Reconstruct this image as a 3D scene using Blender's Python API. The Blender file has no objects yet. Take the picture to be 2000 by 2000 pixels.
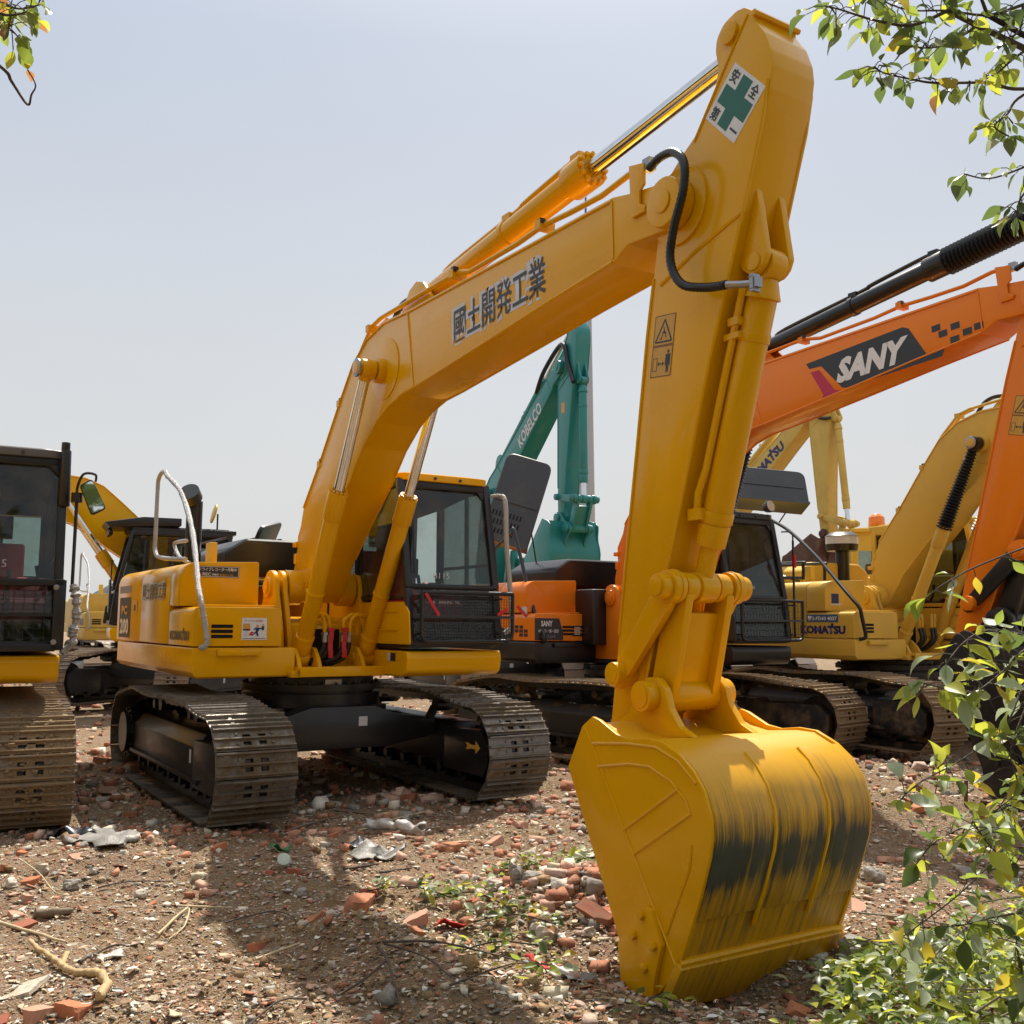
import bpy, bmesh, math, random
import numpy as np
from mathutils import Vector, Matrix, Quaternion, noise as mnoise
random.seed(7); np.random.seed(7)
R=math.radians
scene=bpy.context.scene
COL=scene.collection
# ------------------------------------------------------------------ camera
cam_d=bpy.data.cameras.new('camera'); cam_d.sensor_width=36; cam_d.lens=35.207; cam_d.clip_end=3000; cam_d.clip_start=.05
cam=bpy.data.objects.new('camera',cam_d); COL.objects.link(cam)
cam.matrix_world=Matrix.Translation((0,0,1.57))@Matrix.Rotation(R(96.318),4,'X')@Matrix.Rotation(R(.413),4,'Z')
scene.camera=cam
# ------------------------------------------------------------------ sky, sun, exposure
SUN_AZ,SUN_EL=R(9),R(57)
world=bpy.data.worlds.new('World'); scene.world=world; world.use_nodes=True
wn=world.node_tree.nodes; wl=world.node_tree.links
bg=wn['Background']; bg.inputs['Strength'].default_value=.085
sky=wn.new('ShaderNodeTexSky'); sky.sky_type='NISHITA'; sky.sun_disc=False
sky.sun_elevation=SUN_EL; sky.sun_rotation=SUN_AZ; sky.air_density=1.0; sky.dust_density=6.0; sky.ozone_density=1.6; sky.altitude=20
hz=wn.new('ShaderNodeMix'); hz.data_type='RGBA'; hz.inputs[0].default_value=.88
tcw=wn.new('ShaderNodeTexCoord'); spw=wn.new('ShaderNodeSeparateXYZ'); wl.new(tcw.outputs['Generated'],spw.inputs[0]); rpw=wn.new('ShaderNodeValToRGB'); wl.new(spw.outputs['Z'],rpw.inputs[0])
nzw=wn.new('ShaderNodeTexNoise'); nzw.inputs['Scale'].default_value=2.2; nzw.inputs['Detail'].default_value=5; mpw=wn.new('ShaderNodeMapping'); mpw.inputs['Scale'].default_value=(1,1,3.5); wl.new(tcw.outputs['Generated'],mpw.inputs[0]); wl.new(mpw.outputs[0],nzw.inputs['Vector'])
for e_,(p_,c_) in zip((rpw.color_ramp.elements[0],rpw.color_ramp.elements[1],rpw.color_ramp.elements.new(.28),rpw.color_ramp.elements.new(.55)),((0,(.70,.695,.675)),(1,(.40,.47,.60)),(.24,(.635,.66,.685)),(.52,(.49,.555,.665)))): e_.position=p_; e_.color=(*c_,1)
mlw=wn.new('ShaderNodeMapRange'); mlw.inputs[3].default_value=9.2; mlw.inputs[4].default_value=10.3; wl.new(nzw.outputs['Fac'],mlw.inputs[0]); vmw=wn.new('ShaderNodeVectorMath'); vmw.operation='SCALE'; wl.new(rpw.outputs[0],vmw.inputs[0]); wl.new(mlw.outputs[0],vmw.inputs['Scale']); wl.new(vmw.outputs[0],hz.inputs[7])
wl.new(sky.outputs[0],hz.inputs[6]); wl.new(hz.outputs[2],bg.inputs['Color'])
sun_d=bpy.data.lights.new('sun','SUN'); sun_d.energy=5.0; sun_d.angle=R(.6); sun_d.color=(1,.93,.82)
sun=bpy.data.objects.new('sun',sun_d); COL.objects.link(sun); sun.location=(4,30,40)
sd=Vector((math.sin(SUN_AZ)*math.cos(SUN_EL),math.cos(SUN_AZ)*math.cos(SUN_EL),math.sin(SUN_EL)))
sun.rotation_euler=sd.to_track_quat('Z','Y').to_euler()
scene.view_settings.view_transform='Standard'; scene.view_settings.look='None'
scene.view_settings.exposure=.42; scene.view_settings.gamma=1; scene.view_settings.use_curve_mapping=False
try:
    scene.cycles.max_bounces=8; scene.cycles.transparent_max_bounces=16; scene.cycles.diffuse_bounces=3; scene.cycles.glossy_bounces=3
except Exception: pass
# ------------------------------------------------------------------ materials
MATS={}
def nodes(name):
    m=bpy.data.materials.new(name); m.use_nodes=True
    return m,m.node_tree.nodes,m.node_tree.links,m.node_tree.nodes['Principled BSDF']
def ramp(n,l,src,stops):
    r=n.new('ShaderNodeValToRGB'); e=r.color_ramp.elements
    while len(e)<len(stops): e.new(.5)
    for k,(p,c) in enumerate(stops): e[k].position=p; e[k].color=(c[0],c[1],c[2],1)
    l.new(src,r.inputs[0]); return r
def tex(n,l,scale,detail=4,kind='noise',vec=None,rough=.6):
    t=n.new({'noise':'ShaderNodeTexNoise','vor':'ShaderNodeTexVoronoi'}[kind]); t.inputs['Scale'].default_value=scale
    if kind=='noise': t.inputs['Detail'].default_value=detail; t.inputs['Roughness'].default_value=rough
    if vec is not None: l.new(vec,t.inputs['Vector'])
    return t
def coords(n,l,scale=(1,1,1)):
    c=n.new('ShaderNodeTexCoord'); m=n.new('ShaderNodeMapping'); m.inputs['Scale'].default_value=scale
    l.new(c.outputs['Object'],m.inputs['Vector']); return m.outputs[0]
def mix(n,l,fac,a,b):
    x=n.new('ShaderNodeMix'); x.data_type='RGBA'
    if isinstance(fac,(int,float)): x.inputs[0].default_value=fac
    else: l.new(fac,x.inputs[0])
    for i,s in ((6,a),(7,b)):
        if isinstance(s,tuple): x.inputs[i].default_value=(s[0],s[1],s[2],1)
        else: l.new(s,x.inputs[i])
    return x.outputs[2]
def bump(n,l,b,src,strength,dist):
    u=n.new('ShaderNodeBump'); u.inputs['Strength'].default_value=strength; u.inputs['Distance'].default_value=dist
    l.new(src,u.inputs['Height']); l.new(u.outputs[0],b.inputs['Normal']); return u
def paint(name,c,rough=.3,coat=.25,dust=.25,dustc=(.32,.24,.15),metal=0):
    m,n,l,b=nodes(name); v=coords(n,l)
    t=tex(n,l,3.1,6,vec=v); g=ramp(n,l,t.outputs['Fac'],[(.48,(0,0,0)),(.78,(dust,)*3)])
    t2=tex(n,l,60,5,vec=v); g2=ramp(n,l,t2.outputs['Fac'],[(.62,(0,0,0)),(.8,(dust*.8,)*3)])
    mx=n.new('ShaderNodeMath'); mx.operation='MAXIMUM'; l.new(g.outputs[0],mx.inputs[0]); l.new(g2.outputs[0],mx.inputs[1])
    l.new(mix(n,l,mx.outputs[0],c,dustc),b.inputs['Base Color'])
    rr=n.new('ShaderNodeMapRange'); rr.inputs[3].default_value=rough; rr.inputs[4].default_value=min(1,rough+.5)
    l.new(mx.outputs[0],rr.inputs[0]); l.new(rr.outputs[0],b.inputs['Roughness'])
    b.inputs['Specular Tint'].default_value=(*[.25+.75*min(1,q/max(c)) for q in c],1) if max(c)>.3 else (1,1,1,1)
    b.inputs['Coat Weight'].default_value=coat; b.inputs['Coat Roughness'].default_value=.06; b.inputs['Metallic'].default_value=metal
    t3=tex(n,l,14,2,vec=v); bump(n,l,b,t3.outputs['Fac'],.08,.01)
    MATS[name]=m; return m
def plain(name,c,rough=.5,metal=0,coat=0,bumps=0,bscale=40):
    m,n,l,b=nodes(name); v=coords(n,l)
    t=tex(n,l,23,5,vec=v); d=tuple(x*.78 for x in c); e=tuple(min(1,x*1.12) for x in c)
    l.new(mix(n,l,t.outputs['Fac'],d,e),b.inputs['Base Color'])
    b.inputs['Roughness'].default_value=rough; b.inputs['Metallic'].default_value=metal; b.inputs['Coat Weight'].default_value=coat
    if bumps: bump(n,l,b,tex(n,l,bscale,6,vec=v).outputs['Fac'],bumps,.02)
    MATS[name]=m; return m
def worn(name,c,dirt,lo,hi,metal,rough,scale=5):
    m,n,l,b=nodes(name); v=coords(n,l)
    t=tex(n,l,scale,8,vec=v,rough=.7); g=ramp(n,l,t.outputs['Fac'],[(lo,(0,0,0)),(hi,(1,1,1))])
    oi=n.new('ShaderNodeObjectInfo'); ro=n.new('ShaderNodeMapRange'); ro.inputs[3].default_value=-.10; ro.inputs[4].default_value=.10; l.new(oi.outputs['Random'],ro.inputs[0]); ad=n.new('ShaderNodeMath'); ad.operation='ADD'; l.new(t.outputs['Fac'],ad.inputs[0]); l.new(ro.outputs[0],ad.inputs[1]); l.new(ad.outputs[0],g.inputs[0])
    t2=tex(n,l,45,6,vec=v); dd=mix(n,l,t2.outputs['Fac'],tuple(x*.6 for x in dirt),tuple(x*1.35 for x in dirt))
    l.new(mix(n,l,g.outputs[0],c,dd),b.inputs['Base Color'])
    k=n.new('ShaderNodeMapRange'); k.inputs[3].default_value=metal; k.inputs[4].default_value=0; l.new(g.outputs[0],k.inputs[0]); l.new(k.outputs[0],b.inputs['Metallic'])
    k=n.new('ShaderNodeMapRange'); k.inputs[3].default_value=rough; k.inputs[4].default_value=.95; l.new(g.outputs[0],k.inputs[0]); l.new(k.outputs[0],b.inputs['Roughness'])
    bump(n,l,b,t2.outputs['Fac'],.5,.012); MATS[name]=m; return m
YEL=paint('yellow_paint',(.77,.388,.0),.25,.22,.10,(.34,.17,.02))
OLDY=paint('faded_yellow_paint',(.66,.42,.06),.40,.08,.22)
PALEY=paint('pale_yellow_paint',(.62,.43,.11),.5,.05,.35,(.26,.16,.08))
ORG=paint('orange_paint',(.82,.215,.01),.3,.25,.07)
TEAL=paint('teal_paint',(.012,.22,.21),.38,.15,.2,(.2,.22,.18))
BLK=paint('black_paint',(.008,.008,.010),.36,.1,.07,(.09,.075,.06))
GRY=paint('grey_paint',(.035,.039,.043),.42,.1,.3,(.16,.13,.1))
ROOFB=paint('dull_grey_roof_paint',(.10,.095,.095),.4,.1,.3,(.2,.18,.15))
BROWNB=worn('rusty_bucket_steel',(.10,.045,.03),(.20,.11,.07),.45,.75,.3,.6)
SHOE=worn('worn_track_steel',(.20,.185,.165),(.13,.095,.055),.42,.62,.85,.36,9)
MUDSHOE=worn('muddy_track_steel',(.22,.19,.16),(.24,.165,.09),.30,.46,.8,.42,7)
DRYSHOE=worn('dusty_track_steel',(.26,.23,.2),(.26,.19,.13),.36,.5,.6,.5,7)
MUDF=worn('muddy_black_frame',(.014,.014,.015),(.17,.115,.065),.5,.68,0,.5,3)
CHROME=plain('chrome',(.78,.79,.80),.07,1)
STEEL=plain('grey_steel',(.35,.36,.37),.35,.9)
RUB=plain('black_rubber',(.012,.012,.012),.45,0,0,.2,80)
HOSE=plain('black_hose',(.010,.010,.011),.33)
WHITE=plain('white_print',(.78,.78,.78),.4); DARK=plain('dark_print',(.025,.028,.032),.4); GREEN=plain('green_print',(.008,.14,.10),.4)
RED=plain('red_plastic_ribbon',(.55,.012,.02),.45); NAVY=plain('navy_print',(.012,.02,.12),.4); GREYP=plain('grey_print',(.22,.22,.25),.4)
SLOT=plain('dark_void',(.004,.004,.004),.9); WRAP=plain('white_wrap_film',(.46,.455,.45),.32,0,.2,.8,60)
SEAT=plain('dark_red_cover',(.48,.02,.035),.6); SEATB=plain('dark_seat_fabric',(.02,.02,.022),.8)
CREAM=plain('cream_liner',(.45,.40,.31),.7); DECY=plain('decal_yellow',(.62,.34,.05),.4); CRIM=plain('crimson_print',(.50,.01,.06),.4)
SILV=plain('silver_print',(.62,.62,.64),.3); TOWER=plain('galvanised_tower_grey',(.42,.43,.45),.55,.2); PURP=plain('faded_purple_tip',(.12,.09,.30),.5)
AMBER=plain('amber_beacon_plastic',(.85,.22,.01),.25,0,.3); GLASSW=plain('frosted_bowl',(.55,.55,.56),.25); LENS=plain('lamp_lens',(.7,.72,.74),.12,.5)
BLUEP=plain('blue_plate',(.05,.12,.22),.4); SKIN=plain('printed_skin',(.65,.40,.25),.5); MIRR=plain('mirror_glass',(.85,.87,.88),.02,1)
def glass(name,tint,refl=.55):
    m,n,l,b=nodes(name); o=n['Material Output']; n.remove(b)
    t=n.new('ShaderNodeBsdfTransparent'); t.inputs[0].default_value=(*tint,1); g=n.new('ShaderNodeBsdfGlossy'); g.inputs['Roughness'].default_value=.02
    f=n.new('ShaderNodeFresnel'); f.inputs[0].default_value=1.5; k=n.new('ShaderNodeMath'); k.operation='MULTIPLY_ADD'; k.inputs[1].default_value=refl; k.inputs[2].default_value=.01
    x=n.new('ShaderNodeMixShader'); l.new(f.outputs[0],k.inputs[0]); l.new(k.outputs[0],x.inputs[0]); l.new(t.outputs[0],x.inputs[1]); l.new(g.outputs[0],x.inputs[2])
    cv=coords(n,l); tn=tex(n,l,4.5,7,vec=cv,rough=.7); gr=ramp(n,l,tn.outputs['Fac'],[(.42,(.015,)*3),(.75,(.17,)*3)]); df=n.new('ShaderNodeBsdfDiffuse'); df.inputs[0].default_value=(.34,.30,.25,1); x2=n.new('ShaderNodeMixShader'); l.new(gr.outputs[0],x2.inputs[0]); l.new(x.outputs[0],x2.inputs[1]); l.new(df.outputs[0],x2.inputs[2]); l.new(x2.outputs[0],o.inputs[0])
    MATS[name]=m; return m
GLASS=glass('cab_glass',(.66,.73,.71)); DGLASS=glass('dark_cab_glass',(.36,.40,.39))
# bucket back: yellow paint scraped to dark steel in streaks
def bucket_mat():
    m,n,l,b=nodes('scraped_yellow_paint'); c=n.new('ShaderNodeTexCoord'); s=n.new('ShaderNodeSeparateXYZ'); l.new(c.outputs['Object'],s.inputs[0])
    mp=n.new('ShaderNodeMapping'); mp.inputs['Scale'].default_value=(.7,34,.8); l.new(c.outputs['Object'],mp.inputs[0])
    st=tex(n,l,1.0,10,vec=mp.outputs[0],rough=.78)
    mp2=n.new('ShaderNodeMapping'); mp2.inputs['Scale'].default_value=(1,5,2.2); l.new(c.outputs['Object'],mp2.inputs[0])
    st2=tex(n,l,1.6,4,vec=mp2.outputs[0])
    zr=n.new('ShaderNodeValToRGB'); e=zr.color_ramp.elements; e[0].position=.0; e[0].color=(.50,)*3+(1,); e[1].position=1; e[1].color=(.0,)*3+(1,)
    for p,v in ((.16,.55),(.32,.62),(.44,.76),(.51,.93),(.60,.96),(.66,.78),(.76,.58),(.93,.42)): x=e.new(p); x.color=(v,v,v,1)
    mr=n.new('ShaderNodeMapRange'); mr.inputs[1].default_value=-.1; mr.inputs[2].default_value=1.02; l.new(s.outputs['Z'],mr.inputs[0]); l.new(mr.outputs[0],zr.inputs[0])
    a=n.new('ShaderNodeMath'); a.operation='MULTIPLY_ADD'; a.inputs[1].default_value=1.35; l.new(st.outputs['Fac'],a.inputs[0]); l.new(zr.outputs[0],a.inputs[2])
    a2=n.new('ShaderNodeMath'); a2.operation='MULTIPLY_ADD'; a2.inputs[1].default_value=.50; l.new(st2.outputs['Fac'],a2.inputs[0]); l.new(a.outputs[0],a2.inputs[2])
    g=ramp(n,l,a2.outputs[0],[(1.43/2.4,(0,0,0)),(1.58/2.4,(.35,.35,.35)),(1.80/2.4,(1,1,1))]); sc=n.new('ShaderNodeMath'); sc.operation='MULTIPLY'; sc.inputs[1].default_value=1/2.4
    l.new(a2.outputs[0],sc.inputs[0]); l.new(sc.outputs[0],g.inputs[0])
    sm_=n.new('ShaderNodeMapping'); sm_.inputs['Scale'].default_value=(3.5,110,3.2); l.new(c.outputs['Object'],sm_.inputs[0]); s3=tex(n,l,1.0,3,vec=sm_.outputs[0]); g3=ramp(n,l,s3.outputs['Fac'],[(.70,(0,0,0)),(.745,(.9,.9,.9))]); mx3=n.new('ShaderNodeMath'); mx3.operation='MAXIMUM'; l.new(g.outputs[0],mx3.inputs[0]); l.new(g3.outputs[0],mx3.inputs[1])
    dk=mix(n,l,st2.outputs['Fac'],(.010,.011,.010),(.085,.085,.075))
    l.new(mix(n,l,mx3.outputs[0],(.72,.362,.0),dk),b.inputs['Base Color'])
    k=n.new('ShaderNodeMapRange'); k.inputs[3].default_value=.38; k.inputs[4].default_value=.5; l.new(g.outputs[0],k.inputs[0]); l.new(k.outputs[0],b.inputs['Roughness'])
    bump(n,l,b,st.outputs['Fac'],.25,.01); return m
BUCKM=bucket_mat()
# ------------------------------------------------------------------ mesh builder
def frame(d):
    d=Vector(d).normalized(); a=Vector((0,0,1)) if abs(d.z)<.95 else Vector((1,0,0))
    u=d.cross(a).normalized(); return u,d.cross(u).normalized(),d
def crom(p,k=6):
    p=[Vector(q) for q in p]; o=[]
    for i in range(len(p)-1):
        a,b,c,d=p[max(i-1,0)],p[i],p[i+1],p[min(i+2,len(p)-1)]
        for j in range(k):
            t=j/k; o.append(.5*((2*b)+(c-a)*t+(2*a-5*b+4*c-d)*t*t+(3*b-a-3*c+d)*t*t*t))
    return o+[p[-1]]
def fillet(poly,r,n=5):
    out=[]; N=len(poly)
    for i in range(N):
        rr=r[i] if isinstance(r,(list,tuple)) else r
        p=Vector(poly[i]); a=Vector(poly[i-1])-p; b=Vector(poly[(i+1)%N])-p
        if rr<=0: out.append(tuple(p)); continue
        la,lb=a.length,b.length; a.normalize(); b.normalize(); ang=a.angle(b,math.pi)
        if ang>3.05: out.append(tuple(p)); continue
        d=min(rr/math.tan(ang/2),la*.48,lb*.48); p0=p+a*d; p1=p+b*d
        for k in range(n+1):
            t=k/n; out.append(tuple((1-t)**2*p0+2*t*(1-t)*p+t*t*p1))
    return out
class MB:
    def __init__(s): s.v=[]; s.f=[]
    def add(s,v,f):
        o=len(s.v); s.v+= [tuple(q) for q in v]; s.f+=[tuple(i+o for i in q) for q in f]; return s
    def box(s,c,d,M=None):
        c=Vector(c); h=[x/2 for x in d]
        v=[Vector((x*h[0],y*h[1],z*h[2])) for x in (-1,1) for y in (-1,1) for z in (-1,1)]
        if M is not None: v=[M@q for q in v]
        return s.add([c+q for q in v],[(0,1,3,2),(4,6,7,5),(0,4,5,1),(2,3,7,6),(0,2,6,4),(1,5,7,3)])
    def bb(s,x0,x1,y0,y1,z0,z1): return s.box(((x0+x1)/2,(y0+y1)/2,(z0+z1)/2),(abs(x1-x0),abs(y1-y0),abs(z1-z0)))
    def prism(s,poly,a,b,ax='y'):
        N=len(poly); P={'y':lambda p,t:(p[0],t,p[1]),'x':lambda p,t:(t,p[0],p[1]),'z':lambda p,t:(p[0],p[1],t)}[ax]
        v=[P(p,a) for p in poly]+[P(p,b) for p in poly]
        return s.add(v,[tuple(range(N)),tuple(range(2*N-1,N-1,-1))]+[(i,i+N,(i+1)%N+N,(i+1)%N) for i in range(N)])
    def cyl(s,p,q,r,n=16,r1=None):
        p,q=Vector(p),Vector(q); u,w,_=frame(q-p); r1=r if r1 is None else r1
        c=[(math.cos(2*math.pi*i/n),math.sin(2*math.pi*i/n)) for i in range(n)]
        v=[p+(u*a+w*b)*r for a,b in c]+[q+(u*a+w*b)*r1 for a,b in c]
        return s.add(v,[tuple(range(n))[::-1],tuple(range(n,2*n))]+[(i,(i+1)%n,(i+1)%n+n,i+n) for i in range(n)])
    def tube(s,path,r,n=8,closed=False):
        path=[Vector(p) for p in path]; N=len(path); u=None; v=[]; f=[]
        for i,p in enumerate(path):
            t=(path[min(i+1,N-1)]-path[max(i-1,0)]); 
            if t.length<1e-9: t=Vector((0,0,1))
            t.normalize()
            if u is None: u,_,_=frame(t)
            u=(u-t*u.dot(t)).normalized(); w=t.cross(u); rr=r[i] if isinstance(r,(list,tuple)) else r
            v+=[p+(u*math.cos(2*math.pi*k/n)+w*math.sin(2*math.pi*k/n))*rr for k in range(n)]
        for i in range(N-1):
            f+=[(i*n+k,i*n+(k+1)%n,(i+1)*n+(k+1)%n,(i+1)*n+k) for k in range(n)]
        f+=[tuple(range(n))[::-1],tuple(range((N-1)*n,N*n))]
        return s.add(v,f)
    def beam(s,p,q,w,h,up=(0,0,1)):
        p,q=Vector(p),Vector(q); d=(q-p).normalized(); a=Vector(up).cross(d)
        if a.length<1e-5: a=Vector((0,1,0))
        a.normalize(); b=d.cross(a)
        v=[e+a*x*w/2+b*y*h/2 for e in (p,q) for x,y in ((-1,-1),(1,-1),(1,1),(-1,1))]
        return s.add(v,[(3,2,1,0),(4,5,6,7)]+[(i,(i+1)%4,(i+1)%4+4,i+4) for i in range(4)])
    def strip(s,pts,y0,y1,th):
        """sheet following the XZ polyline pts between y0 and y1, th thick (inwards to the left of travel)"""
        P=[Vector(p) for p in pts]; N=len(P); off=[]
        for i in range(N):
            t=(P[min(i+1,N-1)]-P[max(i-1,0)]).normalized(); off.append(P[i]+Vector((-t.y,t.x))*th)
        return s.prism([tuple(p) for p in P]+[tuple(p) for p in off[::-1]],y0,y1)
    def build(s,name,mat,parent=None,bevel=0,seg=2,smooth=35,rotz=0,tri=False):
        me=bpy.data.meshes.new(name); me.from_pydata(s.v,[],s.f)
        b=bmesh.new(); b.from_mesh(me); bmesh.ops.recalc_face_normals(b,faces=b.faces)
        if bevel:
            e=[x for x in b.edges if len(x.link_faces)==2 and x.calc_face_angle(0)>R(38)]
            try: bmesh.ops.bevel(b,geom=e,offset=bevel,segments=seg,affect='EDGES',profile=.6,clamp_overlap=True)
            except Exception: pass
        b.to_mesh(me); b.free()
        if smooth: me.shade_smooth(); me.set_sharp_from_angle(angle=R(smooth))
        if mat: me.materials.append(mat)
        return link(name,me,parent,rotz)
def link(name,me,parent=None,rotz=0):
    o=bpy.data.objects.new(name,me); COL.objects.link(o)
    if parent: o.parent=parent
    if rotz: o.rotation_euler.z=rotz
    return o
def tag(o,label=None,cat=None,group=None,kind=None):
    if label: o['label']=label
    if cat: o['category']=cat
    if group: o['group']=group
    if kind: o['kind']=kind
    return o
def thing(name,loc,rz,label,cat,group=None):
    o=bpy.data.objects.new(name,None); COL.objects.link(o); o.location=loc; o.rotation_euler.z=rz; o.empty_display_size=.3
    return tag(o,label,cat,group)
# flat print on a surface: origin (lower left), ux/uy unit vectors, n the outward normal
def _print_mesh(body,off):
    c=bpy.data.curves.new('t','FONT'); c.body=body; c.size=1; c.offset=off; c.resolution_u=2
    o=bpy.data.objects.new('t',c); COL.objects.link(o); me=bpy.data.meshes.new_from_object(o); bpy.data.objects.remove(o); bpy.data.curves.remove(c); return me
def lettering(par,body,org,ux,uy,W,H,mat,off=.004,bold=.0,name='lettering',shear=0,pad=0):
    me=_print_mesh(body,bold); n=len(me.vertices); a=np.empty(n*3); me.vertices.foreach_get('co',a); a=a.reshape(-1,3)
    lo=a.min(0); d=np.maximum(a.max(0)-lo,1e-6); s=(a[:,0]-lo[0])/d[0]; t=(a[:,1]-lo[1])/d[1]
    ux,uy,org=(np.array(Vector(q)) for q in (ux,uy,org)); nn=np.cross(ux,uy); W+=2*pad; H+=2*pad; org=org-ux*pad-uy*pad
    s=s+(t-.5)*shear
    v=org+np.outer(s*W,ux)+np.outer(t*H,uy)+nn*off
    me.vertices.foreach_set('co',v.ravel()); me.update(); me.materials.clear(); me.materials.append(mat); me.name=name
    return link(name,me,par)
def panel(par,name,org,ux,uy,W,H,mat,off=.0015,poly=None,th=.0012):
    """thin printed sheet; poly = outline in 0..1 units"""
    ux,uy,org=Vector(ux),Vector(uy),Vector(org); nn=ux.cross(uy); poly=poly or [(0,0),(1,0),(1,1),(0,1)]
    b=[org+ux*(p[0]*W)+uy*(p[1]*H)+nn*(off-th) for p in poly]; t=[q+nn*th for q in b]; N=len(poly)
    m=MB(); m.add(b+t,[tuple(range(N))[::-1],tuple(range(N,2*N))]+[(i,(i+1)%N,(i+1)%N+N,i+N) for i in range(N)])
    return m.build(name,mat,par,smooth=0)
# ------------------------------------------------------------------ excavators
F0=(.093,1.893); T0=(5.585,3.785); B0=(5.09,.905); AL0=(5.148,1.301); K0=(5.405,1.20); P0=(5.55,1.76)
BOOM=[(-.06,2.03),(.177,2.69),(.584,3.09),(1.032,3.58),(1.315,3.87),(1.6,4.02),(1.95,4.085),(2.42,4.06),(3.97,4.035),(5.06,4.02),(5.22,3.985),(5.56,3.93),(5.70,3.86),(5.71,3.74),(5.62,3.65),(5.47,3.67),(5.20,3.69),(5.06,3.625),(4.44,3.574),(3.626,3.495),(2.6,3.40),(2.33,3.385),(2.08,3.33),(1.856,3.235),(1.592,3.06),(1.321,2.80),(.94,2.50),(.54,2.16),(.27,1.83),(.18,1.76),(.03,1.745),(-.07,1.86)]
ARM=[(6.02,4.665),(6.075,4.655),(6.14,4.60),(6.145,4.55),(6.21,4.45),(6.247,4.342),(6.254,4.26),(6.235,4.15),(6.19,4.02),(6.06,3.63),(5.919,3.234),(5.799,2.909),(5.654,2.453),(5.445,1.816),(5.25,1.18),(5.21,.90),(5.15,.80),(5.05,.79),(4.975,.86),(4.96,.98),(5.04,1.51),(5.115,1.98),(5.20,2.50),(5.30,3.138),(5.36,3.46),(5.42,3.80),(5.47,3.965),(5.59,4.06),(5.70,4.13),(5.80,4.23),(5.86,4.33),(5.884,4.42),(5.865,4.52),(5.875,4.59),(5.93,4.645)]
BSIDE=[(5.36,1.088),(5.30,1.10),(5.215,1.045),(5.089,.826),(5.518,.058),(5.56,-.06),(5.75,-.115),(5.80,-.10),(5.945,.06),(6.007,.205),(6.08,.38),(6.145,.565),(6.160,.65),(6.156,.735),(6.117,.84),(6.05,.92),(5.965,.98),(5.84,1.03),(5.72,1.035),(5.60,1.018),(5.50,1.03)]
BBACK=[(5.21,1.055),(5.30,1.055),(5.40,1.02),(5.52,1.00),(5.72,1.02),(5.835,1.018),(5.96,.967),(6.04,.91),(6.105,.832),(6.143,.735),(6.148,.65),(6.133,.565),(6.07,.385),(5.997,.21),(5.935,.068)]
def track_path(xf,xr,zc,r,top):
    cf,cr=xf-r-.027,xr+r+.027; P=[]
    P+=[(cf-(cf-cr)*i/24,zc-r) for i in range(25)]
    P+=[(cr-r*math.sin(math.pi*i/14),zc-r*math.cos(math.pi*i/14)) for i in range(1,14)]
    t0=[(cr,zc+r),(cr+.55,top+.005),(-.35,top-.02),(.75,top),(cf-.25,zc+r+.012),(cf,zc+r)]
    P+=[(p.x,p.y) for p in [Vector((q.x,q.z)) for q in crom([(a,0,b) for a,b in t0],6)]]
    P+=[(cf+r*math.sin(math.pi*i/14),zc+r*math.cos(math.pi*i/14)) for i in range(1,14)]
    P.append(P[0]); return P
def shoe_mesh(w,mat):
    m=MB(); h=w/2; T=.012
    for y0,y1 in ((-h,-.09),(.09,h)): m.bb(-.097,.097,y0,y1,-T,0)
    m.bb(-.097,.097,-.03,.03,-T,0); m.bb(-.097,-.045,-.09,-.03,-T,0); m.bb(.05,.097,-.09,-.03,-T,0); m.bb(-.097,-.045,.03,.09,-T,0); m.bb(.05,.097,.03,.09,-T,0); m.bb(-.016,.016,-.09,.09,-T,0)
    for x,k in ((-.086,.027),(-.004,.022),(.076,.022)):
        m.prism([(x-.011,0),(x+.011,0),(x+.006,k),(x-.006,k)],-h+.004,h-.004)
    for x in (-.045,.036):
        for y in (-.135,.135): m.cyl((x,y,0),(x,y,.012),.013,6)
    o=m.build('track_shoe',mat,smooth=0); me=o.data; bpy.data.objects.remove(o); return me
SHOES={}
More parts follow.
